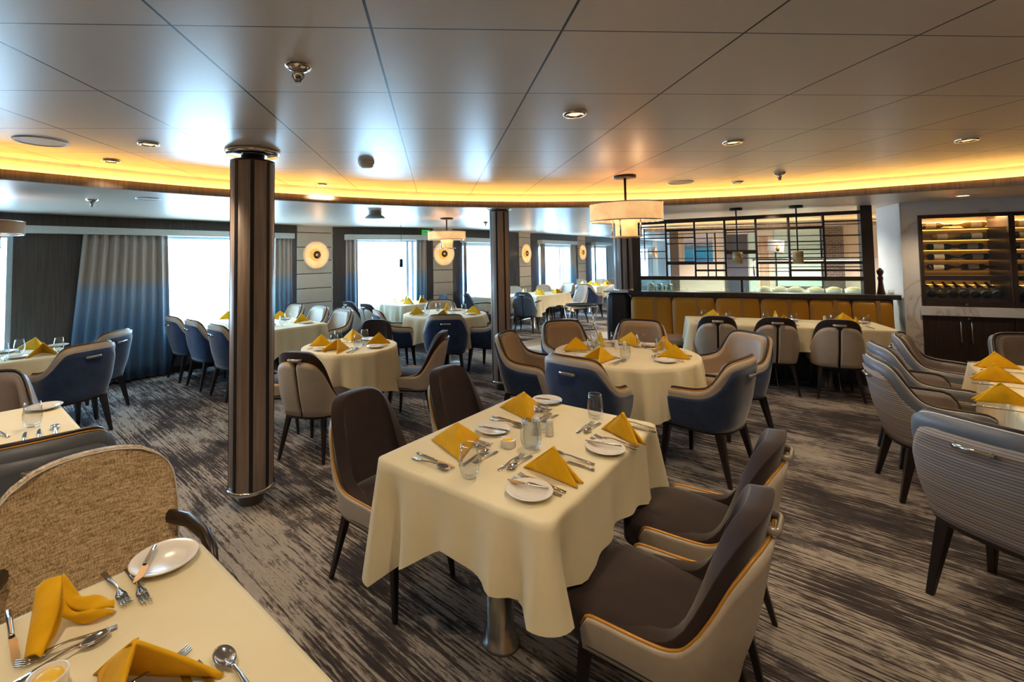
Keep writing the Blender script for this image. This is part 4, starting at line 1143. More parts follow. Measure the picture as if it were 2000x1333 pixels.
one(BUTTER, .316, 2.085, 0, 'white ramekin of butter standing alone on the central table', 'butter dishes')
one(SHAK, .475, 2.21, 0, 'white shaker behind the middle glass on the central table, left of the pair', 'shakers'); one(SHAK, .53, 2.19, .4, 'white shaker behind the middle glass on the central table, right of the pair', 'shakers')
one(TUMB, .418, 2.051, 0, 'clear stemless tumbler in the very middle of the central table', 'tumblers on the central table')

# foreground table
g = 'on the foreground table'
one(PLATE, -.770, 1.383, 0, 'white bread plate at the far corner of the foreground table', 'bread plates ' + g)
along(FORK, (-.900,1.337), (-.770,1.222), 'steel fork left of the bread plate on the foreground table', 'forks ' + g)
along(FORK, (-.850,1.352), (-.725,1.225), 'steel fork touching the bread plate rim on the foreground table', 'forks ' + g)
along(BKNIFE, (-.815,1.405), (-.785,1.285), 'butter knife resting on the bread plate of the foreground table', 'butter knives ' + g, ZT+.018)
along(DFORK, (-.745,1.152), (-.885,1.052), 'dessert fork lying above the loose napkin with tines to the left', 'dessert forks ' + g)
along(DSPOON, (-.865,.995), (-.742,1.138), 'dessert spoon lying parallel to the dessert fork on the foreground table', 'dessert spoons ' + g)
along(KNIFE, (-1.04,1.215), (-.89,1.06), 'table knife with broad blade at the left edge of the foreground table', 'knives ' + g)
along(KNIFE, (-1.09,1.175), (-.925,1.02), 'table knife at the frame edge of the foreground table', 'knives ' + g)
one(BUTTER, -.775, .995, 0, 'white ramekin of butter cut by the bottom of the frame', 'butter dishes ' + g)
along(FORK, (-.66,.93), (-.550,1.058), 'steel fork beside the lower napkin on the foreground table', 'forks ' + g)
along(SPOON, (-.335,.93), (-.475,1.06), 'soup spoon with round bowl right of the two blades', 'soup spoons ' + g)
along(KNIFE, (-.36,.885), (-.508,1.04), 'table knife blade next to the soup spoon', 'knives ' + g)
along(KNIFE, (-.40,.87), (-.535,1.03), 'table knife blade left of the spoon pair', 'knives ' + g)
one(NAPW, -.6, .97, 2.6, 'yellow napkin cut by the bottom edge of the frame', 'napkins ' + g)
# loose floppy napkin
t = thing('loose_napkin', 'crumpled yellow napkin with drooping wings on the foreground table', 'napkin', (-.88,1.18,ZT))
def patch(c0, c1, bulge, N=22, K=14):
    def cr(P, a):
        k = a*(len(P)-1); i = min(int(k), len(P)-2); f_ = k-i; P = [Vector(p) for p in P]
        p0, p1, p2, p3 = P[max(0, i-1)], P[i], P[i+1], P[min(len(P)-1, i+2)]
        return .5*((2*p1)+(-p0+p2)*f_+(2*p0-5*p1+4*p2-p3)*f_*f_+(-p0+3*p1-3*p2+p3)*f_**3)
    m_ = MB()
    m_.grid(lambda a, b: cr(c0, a).lerp(cr(c1, a), b) + Vector(bulge)*(sin(pi*b)**.7)*(.55+.45*sin(pi*a)) + Vector((0,0,.003*sin(11*a+5*b))), N, K); return m_
LW = [(-.0706,.0038,.077), (-.0452,-.0348,.057), (-.0185,-.0768,.032), (-.0035,-.1041,.006)]
RW = [(-.0239,.0179,.097), (.0115,-.0363,.072), (.0215,-.0651,.037), (.0319,-.1092,.006)]
m = patch(LW, RW, (.006,-.008,.012)); m.build('long_wing', 'napkin', t, solid=.006)
m = patch([(p[0]-.004, p[1]+.012, max(.004, p[2]-.012)) for p in LW], [(p[0]-.002, p[1]+.014, max(.004, p[2]-.02)) for p in RW], (0,.004,.006)); m.build('under_fold', 'napkin', t, solid=.005)
m = patch([(-.0239,.0179,.097), (.0311,.0052,.047), (.0587,.025,.029), (.0924,.023,.019)], [(-.0074,-.0118,.067), (.0213,-.0125,.037), (.071,-.0094,.030), (.0978,.0149,.015)], (-.002,.004,.012)); m.build('back_wing', 'napkin', t, solid=.006)
m = patch([(-.0074,-.0118,.067), (.0213,-.0105,.036), (.071,-.0074,.027), (.0978,.0149,.012)], [(.006,-.0343,.047), (.0205,-.0107,.009), (.0631,-.0057,.004), (.0978,.0153,.004)], (.004,-.008,.004)); m.build('short_tail', 'napkin', t, solid=.006)

# other tables
def ring_settings(c, r, degs, name, group, glass_in=.2, full=False):
    for i, (d, what) in enumerate(degs):
        a = radians(d); x, y = c[0]+r*cos(a), c[1]+r*sin(a)
        q = 'on the %s, %s' % (name, what)
        s_ = Setting(x, y, -cos(a), -sin(a), q, group)
        s_.put(NAP if i % 2 else NAPW, 0, 0, 90+(i*37 % 50)-25, 'yellow folded napkin ' + q, 'napkins')
        s_.put(TUMB, .13, .14, 0, 'clear tumbler ' + q, 'tumblers')
        s_.put(PLATE, -.17, .02, 0, 'white bread plate ' + q, 'bread plates')
        s_.put(FORK, -.1, 0, 0, 'steel fork ' + q, 'forks'); s_.put(KNIFE, .12, 0, 0, 'steel knife ' + q, 'knives'); s_.put(SPOON, .15, 0, 3, 'steel soup spoon ' + q, 'soup spoons')
        s_.put(DSPOON, .0, .14, 90, 'dessert spoon ' + q, 'dessert spoons')
ring_settings(T2, .40, [(222,'before the blue chair seen from behind'), (318,'before the chair turned right'), (155,'beside the second column'), (100,'at its back left'), (58,'at its back right'), (12,'at its right end')], 'middle round table', 'on the middle round table')
one(SHAK, 1.62, 4.12, 0, 'white shaker in the middle of the middle round table, taller left one', 'shakers on the middle round table'); one(SHAK, 1.68, 4.08, 0, 'white shaker in the middle of the middle round table, right one', 'shakers on the middle round table')
ring_settings(T3, .27, [(258,'before the cream chair seen from behind'), (5,'at its right side'), (95,'at its back'), (183,'next to the large column')], 'small round table', 'on the small round table')
ring_settings(T5, .42, [(268,'before the blue chair seen from behind'), (185,'at its left'), (355,'at its right'), (85,'at its back')], 'back round table', 'on the back round table')
def line_settings(c, ax, half, offs, name, group, whats, lite=False):
    px, py = -ax[1], ax[0]; k = 0
    for sd in (-1, 1):
        for o_ in offs:
            x, y = c[0]+ax[0]*o_+px*half*sd, c[1]+ax[1]*o_+py*half*sd
            q = 'on the %s, %s' % (name, whats[k]); k += 1
            s_ = Setting(x, y, -px*sd, -py*sd, q, group)
            s_.put(NAP if k % 2 else NAPW, 0, 0, 90+(k*41 % 60)-30, 'yellow folded napkin ' + q, 'napkins')
            s_.put(TUMB, .13, .13, 0, 'clear tumbler ' + q, 'tumblers')
            if not lite:
                s_.put(PLATE, -.17, .0, 0, 'white bread plate ' + q, 'bread plates')
                s_.put(FORK, -.1, 0, 0, 'steel fork ' + q, 'forks'); s_.put(KNIFE, .12, 0, 0, 'steel knife ' + q, 'knives')
line_settings((-2.41,6.67), T4a, .23, (-.62, 0, .62), 'window table', 'on the window table', ['pale chair side at the near end', 'pale chair side in the middle', 'pale chair side at the window', 'blue chair side at the near end', 'blue chair side in the middle', 'blue chair side at the window'][0:6])
line_settings((4.16,5.42), (.9,-.4355), .2, (-.68, 0, .68), 'banquette table', 'on the banquette table', ['before the left grey chair', 'before the middle grey chair', 'before the right grey chair', 'banquette side at the left', 'banquette side in the middle', 'banquette side at the right'])
one(SHAK, 4.22, 5.55, 0, 'white shaker left of the pair on the banquette table', 'shakers on the banquette table'); one(SHAK, 4.68, 5.36, 0, 'white shaker right of the pair on the banquette table', 'shakers on the banquette table')
line_settings((-.52,8.78), (.75,.66), .2, (-.15, .15), 'square window table', 'on the square window table', ['near side left', 'near side right', 'window side left', 'window side right'], True)
line_settings((2.35,10.35), (.77,.64), .22, (-.3, .3), 'far table', 'on the far table', ['near side left', 'near side right', 'window side left', 'window side right'], True)
line_settings((4.5,12.95), (.76,.65), .22, (-.25, .25), 'farthest table', 'on the farthest table', ['near side left', 'near side right', 'window side left', 'window side right'], True)
line_settings((-4.05,4.4), (.7,.72), .22, (.0, .38), 'left edge table', 'on the left edge table', ['wall side, nearer', 'wall side, farther', 'blue chair side, nearer', 'blue chair side, farther'])
# right edge table, diners along its left long side
for i, (x, y, rz, lab) in enumerate([(4.0,3.12,-.45,'farthest of three'), (3.58,2.80,-.6,'middle of three'), (3.1,2.4,-.65,'nearest of three')]):
    one(NAP, x, y, rz, 'yellow folded napkin on the right edge table, ' + lab, 'napkins on the right edge table')
    dx, dy = cos(rz-.2), sin(rz-.2); nx, ny = -dy, dx
    for k, P, nm in ((-.14, KNIFE, 'table knife'), (.14, FORK, 'fork'), (.17, FORK, 'second fork')):
        one(P, x+nx*k-.02, y+ny*k, rz-.2-pi/2 if P is KNIFE else rz-.2-pi/2, 'steel %s by the yellow napkin on the right edge table, %s' % (nm, lab), 'cutlery on the right edge table')
one(PLATE, 3.1, 2.18, 0, 'white bread plate at the near corner of the right edge table', 'plates on the right edge table')
# left table with one big glass
one(TUMB, -2.095, 2.556, 0, 'large clear tumbler at the left edge table in front of three spoons', 'tumblers on the left table', ZT)
for i, (P, dx, dy, lab) in enumerate([(KNIFE, 0, 0, 'steel knife, left of three pieces below the large tumbler'), (KNIFE, .035, .04, 'steel knife, middle of three pieces below the large tumbler'), (SPOON, .075, .085, 'steel spoon, right of three pieces below the large tumbler')]):
    along(P, (-1.93+dx, 2.31+dy), (-2.04+dx, 2.45+dy), lab, 'cutlery below the large tumbler')
along(FORK, (-2.1,2.42), (-2.24,2.50), 'steel fork lying left of the large tumbler', 'forks on the left table')
one(NAP, -2.42, 2.56, .4, 'yellow napkin cut by the left frame edge beside the large tumbler', 'napkins on the left table')
one(PLATE, -2.28, 2.86, 0, 'white bread plate at the back of the left table', 'plates on the left table')

# ------------------------------------------------------------------ banquette, screen, counter
def SM():
    m_ = MB(); m_.T = Matrix(((SD.x, SN.x, 0, SO.x), (SD.y, SN.y, 0, SO.y), (0,0,1,0), (0,0,0,1))); return m_
t = thing('banquette', 'long mustard leather banquette under the lattice screen', 'bench')
edges = [-.06,.5,1.06,1.6,2.15,2.6,3.02]
M['seatbase'] = M['taupe']
for a, b in zip(edges, edges[1:]):
    m = SM()
    def fn(p, q):
        def g_(x, y):
            u = a+.004+(b-a-.008)*x; e = 1-(2*x-1)**8; zz = .42+.565*y; ey = 1-max(0, 2*y-1)**8
            return (u, -.11 - .0*y - .035*e*ey - (1-y)*.05, zz)
        return g_(p, q)
    m.grid(fn, 14, 14); o = m.build('back_cushion', 'mustard', t)
    c = (a+b)/2+.05; m = SM(); m.box(c-.02, c+.02, -.1495-.05, -.14, .43, .975)
    m = SM(); m.grid(lambda p, q: (c-.022+.044*p, -.149-(1-q)*.05, .43+.545*q), 2, 8); m.build('stitched_band', 'mustard_trim', t)
m = SM(); m.box(-.06,3.02,-.56,-.16,.34,.45); m.build('seat', 'taupe', t, bevel=.03)
m = SM(); m.box(-.04,3.0,-.55,-.1,0,.34); m.build('plinth', 'counter_wood', t)
m = SM(); m.box(-.06,3.02,-.12,-.02,.3,.985); m.build('back_board', 'counter_wood', t)
m = SM(); m.box(-.09,3.09,-.16,.1,.99,1.05); tag(m.build('ledge', 'counter_wood', bevel=.004), 'dark wooden ledge running above the mustard banquette', 'ledge')
m = SM(); m.box(-.05,3.06,0,.08,0,.99); struct(m, 'wall_half', 'counter_wood')
# lattice screen
t = thing('lattice_screen', 'dark wooden lattice screen standing on the ledge over the banquette', 'screen', (SO.x, SO.y, 1.05))
def SM0():
    m_ = MB(); m_.T = Matrix(((SD.x, SN.x, 0, 0), (SD.y, SN.y, 0, 0), (0,0,1,-1.05), (0,0,0,1))); return m_
for a, b, zt in ((-.02,.095,2.19), (2.76,2.882,2.19)):
    m = SM0(); m.box(a, b, -.05, .05, 1.05, zt); m.build('post', 'screen_wood', t, bevel=.003)
m = SM0()
a = [m.vert(p) for p in ((.095,-.03,2.047),(2.76,-.03,2.086),(2.76,.03,2.086),(.095,.03,2.047))]; b = [m.vert(p) for p in ((.095,-.03,2.108),(2.76,-.03,2.132),(2.76,.03,2.132),(.095,.03,2.108))]
m.face(a); m.face(b)
for i in range(4): m.face((a[i], a[(i+1) % 4], b[(i+1) % 4], b[i]))
m.box(.095,2.76,-.03,.03,1.217,1.272); m.box(1.392,1.423,-.03,.03,1.05,1.217); m.build('frame', 'screen_wood', t)
vs = [.095,.456,.838,1.224,1.605,1.987,2.375,2.76]
bays = [[(2.009,1),(1.894,.8),(1.837,1),(1.639,1),(1.535,.6)], [(1.948,2.4),(1.892,.7),(1.836,1.3),(1.749,1),(1.53,.6),(1.464,3.2)],
        [(1.945,1.2),(1.895,.6),(1.82,.7),(1.745,.8),(1.7,.6),(1.635,1),(1.526,.7),(1.461,2.4),(1.356,1.8)],
        [(1.999,.8),(1.931,1.6),(1.892,.8),(1.745,1),(1.614,3.6),(1.526,.8),(1.394,.7)],
        [(1.996,1.1),(1.932,2.2),(1.826,.6),(1.742,1),(1.694,.6),(1.583,.7),(1.53,1),(1.461,2.4),(1.387,.6),(1.34,.7)],
        [(1.991,1),(1.928,2.6),(1.82,.7),(1.742,1.1),(1.696,.6),(1.634,1.2),(1.577,.8),(1.525,1),(1.458,2.2),(1.401,.7),(1.355,1.8)],
        [(1.999,1.2),(1.958,.6),(1.812,1.1),(1.691,.7),(1.58,.8),(1.52,.9),(1.454,2.4),(1.399,.8),(1.354,1.8)]]
m = SM0()
for u in vs[1:-1]: m.box(u-.012, u+.012, -.022, .022, 1.27, 2.1)
for (a, b), bb in zip(zip(vs, vs[1:]), bays):
    for z, k in bb: m.box(a, b, -.018, .018, z-.0075*k, z+.0075*k)
for u in (1.0,1.1): m.box(u-.008, u+.008, -.015, .015, 1.27, 1.9)
m.box(.15,.165,-.015,.015,1.5,1.98)
m.build('lattice_bars', 'screen_wood', t)
for a, b in ((.095,1.392), (1.423,2.76)):
    m = SM0(); m.box(a, b, -.006, .006, 1.052, 1.217); m.build('glass_panel', 'fluted', t)
# counter end with column
t = thing('counter_cabinet', 'dark wood counter end with white stone top at the left of the banquette', 'counter', (SO.x, SO.y, 0))
def SMl():
    m_ = MB(); m_.T = Matrix(((SD.x, SN.x, 0, 0), (SD.y, SN.y, 0, 0), (0,0,1,0), (0,0,0,1))); return m_
m = SMl(); m.box(-.42,-.06,-.05,1.3,.0,1.02); m.build('body', 'counter_wood', t, bevel=.09)
m = SMl(); m.box(-.45,-.05,-.08,1.33,1.02,1.05); m.build('stone_top', 'stone_white', t, bevel=.01)
x, y = sp(-.16, .22); column(x, y, .15, ZO, 2.15, 'wood-clad column standing on the counter left of the lattice', 1.05)

# ------------------------------------------------------------------ marble wall and wine cabinet
def WM():
    m_ = MB(); m_.T = Matrix(((WD.x, WN.x, 0, WO.x), (WD.y, WN.y, 0, WO.y), (0,0,1,0), (0,0,0,1))); return m_
m = WM(); m.box(-.165,-.005,0,.75,0,2.3); m.box(-.005,4.0,0,.6,2.03,2.3); m.box(-.005,4.0,.45,.6,.8,2.03); struct(m, 'wall_marble', 'marble')
m = WM(); m.box(-.17,-.164,-.004,.75,0,2.19); struct(m, 'pier_reflection', 'alu')  # pale bluish sheet standing in for the window reflection on the marble side
m = WM(); m.box(-.02,4.0,-.03,.45,.813,.925); tag(m.build('marble_shelf', 'marble', bevel=.004), 'veined marble slab between wine cabinet and cupboard doors', 'shelf')
t = thing('wine_cabinet', 'dark framed glazed wine cabinet with lit shelves in the marble wall', 'cabinet', (WO.x, WO.y, .925))
def WM0():
    m_ = MB(); m_.T = Matrix(((WD.x, WN.x, 0, 0), (WD.y, WN.y, 0, 0), (0,0,1,-.925), (0,0,0,1))); return m_
m = WM0(); f = .035
for a, b in ((-.005,.795), (.795,1.6)):
    m.box(a, a+f, -.02, .02, .925, 2.03); m.box(b-.02, b, -.02, .02, .925, 2.03); m.box(a+f, b-.02, -.02, .02, .925, .985); m.box(a+f, b-.02, -.02, .02, 1.985, 2.03)
m.build('door_frame', 'cab_wood', t, bevel=.003)
M['cab_back'] = simple('cabinet_back', (150,134,112), .5)
m = WM0(); m.box(-.005,1.6,.42,.445,.925,2.03); m.box(-.004,.004,.02,.42,.925,2.03); m.box(-.005,1.6,.02,.42,.925,.94); m.box(-.005,1.6,.02,.42,2.015,2.03); m.build('carcass', 'cab_back', t)
m = WM0(); m.box(.785,.8,.02,.42,.94,2.015); m.build('divider', 'cab_wood', t)
SHZ = [1.865,1.728,1.604,1.478,1.353]
M['shelf_glow'] = simple('brass_shelf', (200,158,80), .3, .6)
for z in SHZ:
    m = WM0(); m.box(.01,1.59,.06,.4,z-.006,z); m.build('shelf', 'shelf_glow', t)
m = WM0(); m.box(.01,1.59,.05,.4,1.235,1.29); m.build('shelf_band', 'cab_wood', t)
m = WM0(); a = [m.vert(p) for p in ((.01,.07,.985),(1.59,.07,.985),(1.59,.36,1.14),(.01,.36,1.14))]; m.face(a); a = [m.vert(p) for p in ((.01,.07,.97),(1.59,.07,.97),(1.59,.36,1.125),(.01,.36,1.125))]; m.face(a); m.build('display_rack', 'cab_wood', t)
m = WM0(); m.box(.02,1.58,.36,.38,1.16,1.166); m.box(.02,1.58,.03,.045,2.005,2.012)
for z in SHZ: m.box(.02,1.58,.392,.4,z-.012,z-.007)
m.build('light_strips', 'led_cab', t)
m = WM0()
for a, b in ((.03,.775), (.83,1.58)): m.box(a, b, -.004, .004, .985, 1.985)
m.build('glass_doors', 'cabglass', t)
m = WM0(); m.T = m.T @ Matrix.Translation((.39,-.022,.955)) @ Matrix.Rotation(radians(90), 4, 'X'); m.lathe([(.0001,.006),(.012,.006),(.014,0)], 20, caps=False); m.build('lock', 'chrome', t)
li = bpy.data.lights.new('cabinet_light', 'AREA'); li.shape = 'RECTANGLE'; li.size = 1.4; li.size_y = .05; li.energy = 24; li.color = (1,.74,.36)
lo = bpy.data.objects.new('cabinet_light', li); COL.objects.link(lo); lo.location = (*wp(.8,.2), 2.0); lo.rotation_euler = (0,0,atan2(WD.y, WD.x))
# cupboards below
t = thing('base_cupboard', 'dark wood base cupboard with two handled doors under the marble slab', 'cupboard', (*wp(0, 0), 0), atan2(WD.y, WD.x))
m = MB(); m.box(-.015,.79,.02,.44,.0,.812); m.build('body', 'cab_wood', t)
for a, b, hx in ((-.012,.384,.32), (.388,.786,.415)):
    m = MB(); m.box(a, b, 0, .02, .08, .805); d = m.build('door', 'cab_wood', t, bevel=.002)
    m = MB(); m.tube([(hx,.0,.75), (hx,-.028,.745), (hx,-.03,.73), (hx,-.03,.52), (hx,-.028,.505), (hx,.0,.5)], .0085, 8); m.build('handle', 'chrome', d)
m = MB(); m.T = Matrix.Translation((.405,-.004,.785)) @ Matrix.Rotation(radians(90), 4, 'X'); m.lathe([(.0001,.006),(.01,.006),(.012,0)], 16, caps=False); m.build('lock', 'chrome', t)
t2 = copy_tree(t, (*wp(.806, 0), 0), atan2(WD.y, WD.x), 'dark wood base cupboard at the right edge behind the grey armchair', None)
# bottles
def bottle(label, bm, foil, group, lab_mat='label'):
    t_ = thing('wine_bottle', label, 'bottle', group=group)
    m_ = MB(); m_.lathe([(.0001,.004),(.03,.002),(.0365,.006),(.0375,.02),(.0375,.18),(.033,.2),(.018,.225),(.0145,.235),(.0145,.255)], 24, caps=False); m_.build('body', bm, t_)
    m_ = MB(); m_.lathe([(.0155,.238),(.0155,.29),(.0165,.291),(.0165,.3),(.0001,.301)], 20, caps=False); m_.build('foil_cap', foil, t_)
    m_ = MB(); m_.lathe([(.0379,.05),(.0379,.145)], 24, caps=False); m_.build('paper_label', lab_mat, t_)
    return t_
foils = ['foil_red','foil_black','foil_gold','foil_red','foil_black','foil_red','foil_red','foil_black','foil_gold','foil_red']
Rw = atan2(WD.y, WD.x)
protoB = {}
def get_b(bm, foil):
    k = (bm, foil)
    if k not in protoB: protoB[k] = bottle('x', bm, foil, 'g'); return protoB[k], True
    return protoB[k], False
def put_b(bm, foil, loc, M_, label, group):
    o_, first = get_b(bm, foil)
    if not first: o_ = copy_tree(o_, loc, 0)
    o_.matrix_world = Matrix.Translation(loc) @ M_
    tag(o_, label, None, group); return o_
MZ = Matrix.Rotation(Rw, 4, 'Z')
names = ['first','second','third','fourth','fifth','sixth','seventh','eighth','ninth']
for i in range(8):
    u = .02+.098*(i)+.02; x, y = wp(u, .115)
    tilt = MZ @ Matrix.Rotation(radians(-62), 4, 'X')
    if i == 0: u = .045
    put_b(['bottle','bottle','bottle_green','bottle','bottle','bottle','bottle','bottle'][i], foils[i], (*wp(u, .112), 1.048), tilt, 'wine bottle leaning on the lower display rack, %s from the left' % names[i], 'bottles on the lower display rack')
for i in range(3):
    put_b(['bottle_green','bottle','bottle'][i], ['foil_black','foil_red','foil_gold'][i], (*wp(.86+.1*i, .112), 1.048), MZ @ Matrix.Rotation(radians(-62), 4, 'X'), 'wine bottle on the lower rack of the right bay, %s from the divider' % names[i], 'bottles in the right bay')
lay = [[('bottle_green',.06,1,'foil_black'), ('bottle_gold',.16,1,'foil_red'), ('bottle_gold',.66,-1,'foil_gold')], [('bottle_gold',.16,1,'foil_black'), ('bottle',.33,1,'foil_black'), ('bottle_green',.66,-1,'foil_gold')],
       [('bottle',.12,1,'foil_black'), ('bottle_green',.66,-1,'foil_gold')], [('bottle',.12,1,'foil_black'), ('bottle',.70,-1,'foil_red')], [('bottle',.11,1,'foil_black'), ('bottle',.46,1,'foil_black')]]
rown = ['top','second','third','fourth','lowest']
for r_, (z, row) in enumerate(zip(SHZ, lay)):
    for k, (bm, u, dr, fo) in enumerate(row):
        nn = .14 if k != 1 else .24
        put_b(bm, fo, (*wp(u, nn), z+.0385), MZ @ Matrix.Rotation(radians(90*dr), 4, 'Y'), 'wine bottle lying on the %s shelf of the cabinet, %s from the left' % (rown[r_], names[k]), 'bottles lying on the cabinet shelves')
    put_b('bottle' if r_ else 'bottle_gold', 'foil_red' if r_ < 2 else 'foil_black', (*wp(.87, .14), z+.0385), MZ @ Matrix.Rotation(radians(90), 4, 'Y'), 'wine bottle lying on the %s shelf of the right bay' % rown[r_], 'bottles lying in the right bay')

# ------------------------------------------------------------------ buffet room beyond the screen
m = SM(); m.box(.62,5.6,4.0,4.12,0,2.3); struct(m, 'wall_buffet', 'whitewall')
m = SM(); m.box(.62,.8,3.9,3.998,0,2.19); m.box(1.70,1.76,3.96,3.998,0,2.19); struct(m, 'trim_5', 'wall_wood')
t = thing('sea_painting', 'framed blue sea painting on the far wall behind the lattice', 'painting', (*sp(1.2, 3.985), 1.42), atan2(SD.y, SD.x))
m = MB(); m.box(-.28,.28,-.025,0,0,.55); m.build('canvas', 'sea', t)
m = MB(); m.box(-.295,.295,-.02,.01,-.015,0); m.box(-.295,.295,-.02,.01,.55,.565); m.box(-.295,-.28,-.02,.01,0,.55); m.box(.28,.295,-.02,.01,0,.55); m.build('frame', 'alu', t)
m = SM(); m.box(1.76,2.14,3.97,3.998,0,2.0); d = struct(m, 'door_1', 'navy')
m = SM(); m.box(2.16,2.30,3.97,3.998,0,2.05); d = struct(m, 'window_8', 'tealglass')
m = SM(); m.box(2.62,3.4,3.9,3.998,.9,2.19); tag(m.build('glass_partition', 'tealglass', bevel=.004), 'pale teal glass partition on the far buffet wall', 'partition')
m = SM(); m.box(3.42,3.75,3.8,3.998,.0,2.19); o = m.build('tiled_pillar', 'tiles'); tag(o, 'dark tiled pillar on the far buffet wall behind the lattice', 'pillar', kind='thing')
m = SM(); m.box(2.36,2.52,3.97,3.998,.9,1.95); tag(m.build('wood_panel', 'fascia'), 'light wooden panel beside the teal partition', 'panel')
# cove in the buffet room
m = SM(); m.box(.1,5.2,2.7,2.76,2.06,2.13); struct(m, 'trim_6', 'fascia')
m = SM(); m.box(.1,5.2,2.78,2.8,2.12,2.135); tag(m.build('buffet_light_strip', 'led'), 'yellow light strip glowing above the buffet', 'light strip')
# buffet counter with glass guard and food
t = thing('buffet_counter', 'pale buffet counter behind the lattice with glass guard and light bar', 'counter', (SO.x, SO.y, 0))
m = SMl(); m.box(.1,3.4,.75,1.6,0,.90); m.build('body', 'whitewall', t)
m = SMl(); m.box(.05,3.45,.7,1.65,.90,.93); m.build('worktop', 'stone_white', t)
m = SMl(); m.box(1.75,3.3,1.15,1.22,1.47,1.5); m.build('light_bar_housing', 'steel', t)
m = SMl(); m.box(1.78,3.27,1.16,1.21,1.462,1.47); m.build('light_bar', 'ledwhite', t)
for u in (1.77, 3.28):
    m = SMl(); m.tube([(u,1.2,.93), (u,1.2,1.48)], .014, 10); m.build('upright', 'chrome', t)
m = SMl(); m.box(1.75,3.3,1.0,1.4,1.505,1.513); m.build('guard_glass', 'fluted', t)
def mk_bowl():
    t_ = thing('food_bowl', '', 'bowl')
    m_ = MB(); m_.lathe([(.0001,0),(.06,0),(.085,.02),(.1,.12),(.094,.12),(.08,.03),(.0001,.02)], 28, caps=False); m_.build('bowl', 'white_food', t_)
    M.setdefault('salad', simple('salad', (196,178,120), .7, var=.6, vscale=60))
    m_ = MB(); m_.lathe([(.094,.105),(.07,.135),(.03,.15),(.0001,.152)], 24, caps=False); m_.build('food', 'salad', t_); return t_
BOWL = Proto(mk_bowl)
for i, u in enumerate((1.85,2.05,2.25,2.5,2.72,2.95)):
    BOWL.place((*sp(u, .9), .93), 0, 'white bowl of food on the buffet behind the glass panel, %s from the left' % names[i], 'food bowls on the buffet')
def mk_jar():
    t_ = thing('glass_jar', '', 'jar')
    m_ = MB(); m_.lathe([(.0001,0),(.05,0),(.052,.01),(.052,.16),(.048,.16),(.048,.012),(.0001,.01)], 24, caps=False); m_.build('body', 'fluted', t_)
    m_ = MB(); m_.lathe([(.053,.16),(.053,.175),(.0001,.18)], 24, caps=False); m_.build('lid', 'steel', t_); return t_
JAR = Proto(mk_jar)
for i, u in enumerate((.22,.36,.5)):
    JAR.place((*sp(u, .85), .93), 0, 'clear lidded jar on the buffet behind the lower glass, %s from the left' % names[i], 'jars on the buffet')
t = thing('menu_stand', 'tilted black menu board with small gold emblem on the buffet', 'sign', (*sp(2.06, 1.1), .93), atan2(SD.y, SD.x))
m = MB(); m.tube([(0,.02,0), (0,.02,.68)], .01, 8); m.lathe([(.07,0),(.07,.012)], 20, c=(0,.02,0)); m.build('stand', 'blackmetal', t)
m = MB(); m.T = Matrix.Translation((0,0,.76)) @ Matrix.Rotation(radians(-28), 4, 'X') @ Matrix.Rotation(radians(10), 4, 'Y'); m.box(-.11,.11,-.006,.006,-.1,.12); m.build('board', 'black', t)
m = MB(); m.T = Matrix.Translation((0,0,.76)) @ Matrix.Rotation(radians(-28), 4, 'X') @ Matrix.Rotation(radians(10), 4, 'Y'); m.lathe([(.0001,-.04),(.02,-.04),(.024,.0),(.014,.03),(.016,.045),(.0001,.05)], 16, c=(.03,-.008,-.02)); m.build('gold_emblem', 'gold', t)
# pepper mill and small dish on the ledge
t = thing('pepper_mill', 'tall dark wooden pepper mill on the ledge right of the lattice', 'pepper mill', (*sp(2.955, .02), 1.05))
m = MB(); m.lathe([(.0001,0),(.042,0),(.044,.015),(.036,.05),(.03,.1),(.024,.16),(.03,.2),(.028,.22)], 28, caps=False); m.build('body', 'pepper', t)
m = MB(); m.lathe([(.028,.22),(.02,.23),(.028,.25),(.036,.275),(.034,.3),(.02,.318),(.012,.33),(.0001,.333)], 28, caps=False); m.build('head', 'pepper', t)
t = thing('oil_dish', 'small glass dish of yellow oil beside the pepper mill', 'dish', (*sp(3.06, .03), 1.05))
m = MB(); m.lathe([(.0001,0),(.028,0),(.034,.01),(.03,.05),(.028,.05),(.03,.012),(.0001,.006)], 24, caps=False); m.build('bowl', 'glass', t)
m = MB(); m.lathe([(.0001,.007),(.028,.01),(.03,.02),(.0001,.021)], 24, caps=False); m.build('oil', 'butter', t)
# tray stand near the counter
t = thing('tray_stand', 'black folding tray stand with oval tray left of the wood counter', 'tray stand', (2.72,8.6,0), .1)
m = MB(); m.lathe([(.0001,.66),(.26,.66),(.29,.685),(.295,.685),(.265,.65),(.0001,.65)], 40, caps=False); o = m.build('tray', 'black', t); o.scale = (1,.72,1)
for i, sg in enumerate((-1, 1)):
    m = MB(); m.tube([(-.26,-sg*.18,0), (-.26,0,.33), (-.26,sg*.18,.645), (.26,sg*.18,.645), (.26,0,.33), (.26,-sg*.18,0)], .013, 8); m.build('folding_frame', 'chrome', t)
m = MB(); m.box(-.26,.26,-.02,.02,.19,.21); m.build('lower_shelf_bar', 'black', t)
t = thing('waste_bin', 'black box standing on the floor under the tray stand', 'box', (2.55,8.75,0), .1)
m = MB(); m.box(-.13,.13,-.12,.12,0,.36); m.build('body', 'black', t, bevel=.012)
m = MB(); m.box(-.135,.135,-.125,.125,.36,.385); m.build('lid', 'blackmetal', t, bevel=.006)
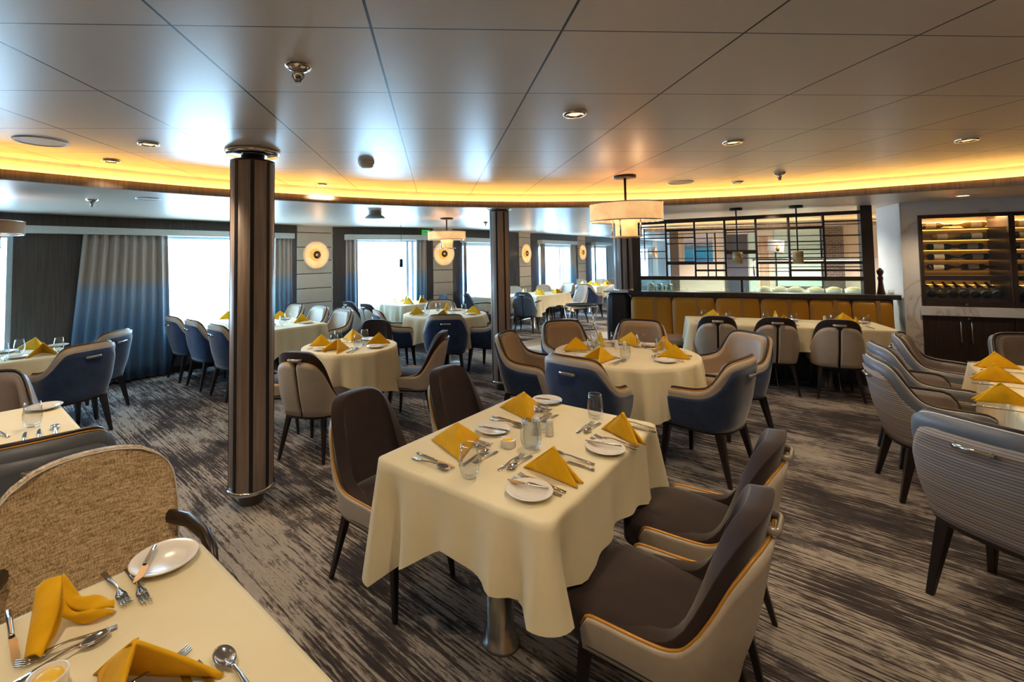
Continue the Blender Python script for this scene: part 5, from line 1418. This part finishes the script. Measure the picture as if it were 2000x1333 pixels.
# wooden floor patch in the passage
M['plank'] = wood('pale_plank', (150,122,96), (184,158,130), .4, axis='X')
m = MB(); a = [m.vert((x, y, .004)) for x, y in ((.9,8.2),(2.6,9.3),(3.1,8.9),(2.9,7.5),(1.6,7.1))]; m.face(a); struct(m, 'floor.001', 'plank')
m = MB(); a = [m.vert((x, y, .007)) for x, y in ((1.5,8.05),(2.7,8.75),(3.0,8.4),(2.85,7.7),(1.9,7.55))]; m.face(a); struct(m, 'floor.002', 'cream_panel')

# ------------------------------------------------------------------ light
wd = bpy.data.worlds.new('overcast_sky'); SC.world = wd; wd.use_nodes = True
bg = wd.node_tree.nodes['Background']; bg.inputs['Color'].default_value = (.40,.70,1.0,1); bg.inputs['Strength'].default_value = 15.5
def portal(w, u0, u1, z0, z1):
    li = bpy.data.lights.new('window_portal', 'AREA'); li.shape = 'RECTANGLE'; li.size = u1-u0; li.size_y = z1-z0
    li.cycles.is_portal = True
    o_ = bpy.data.objects.new('window_portal', li); COL.objects.link(o_)
    n = w.n; zax = Vector((-n.x, -n.y, 0)); xax = Vector((w.d.x, w.d.y, 0)); yax = zax.cross(xax)
    p = w.p((u0+u1)/2, -.1, (z0+z1)/2)
    o_.matrix_world = Matrix(((xax.x, yax.x, zax.x, p[0]), (xax.y, yax.y, zax.y, p[1]), (xax.z, yax.z, zax.z, p[2]), (0,0,0,1)))
for w, a, b in ((W[1],-.6,.93), (W[1],2.3,4.42), (W[3],.3,1.75), (W[5],.3,1.75), (W[7],.45,2.5), (W[9],.55,2.0), (W[10],2.6,5.0)): portal(w, a, b, .55, 1.96)
for p, e in [(sp(.9, 2.0), 220), (sp(2.4, 2.3), 300), (sp(2.3,.9), 75), (sp(3.8,2.2), 240), (sp(.6, 6.5), 130)]: spot((*p, ZO), e, 150, col=(1,.87,.70))  # added fill spots without fixtures, brightening the buffet room behind the screen
for p in [(-3.3,5.6),(-1.3,6.2),(.9,7.6),(2.2,8.6),(4.6,6.0),(3.0,11.5)]: spot((*p, ZO), 14, 120)  # more added fill under the outer ceiling, no lamp bodies here

vs_ = SC.view_settings; vs_.view_transform = 'Standard'; vs_.look = 'None'; vs_.gamma = 1.0; vs_.exposure = 0.45; vs_.use_curve_mapping = False
SC.display_settings.display_device = 'sRGB'
SC.cycles.use_denoising = True
SC.cycles.max_bounces = 8; SC.cycles.transparent_max_bounces = 24
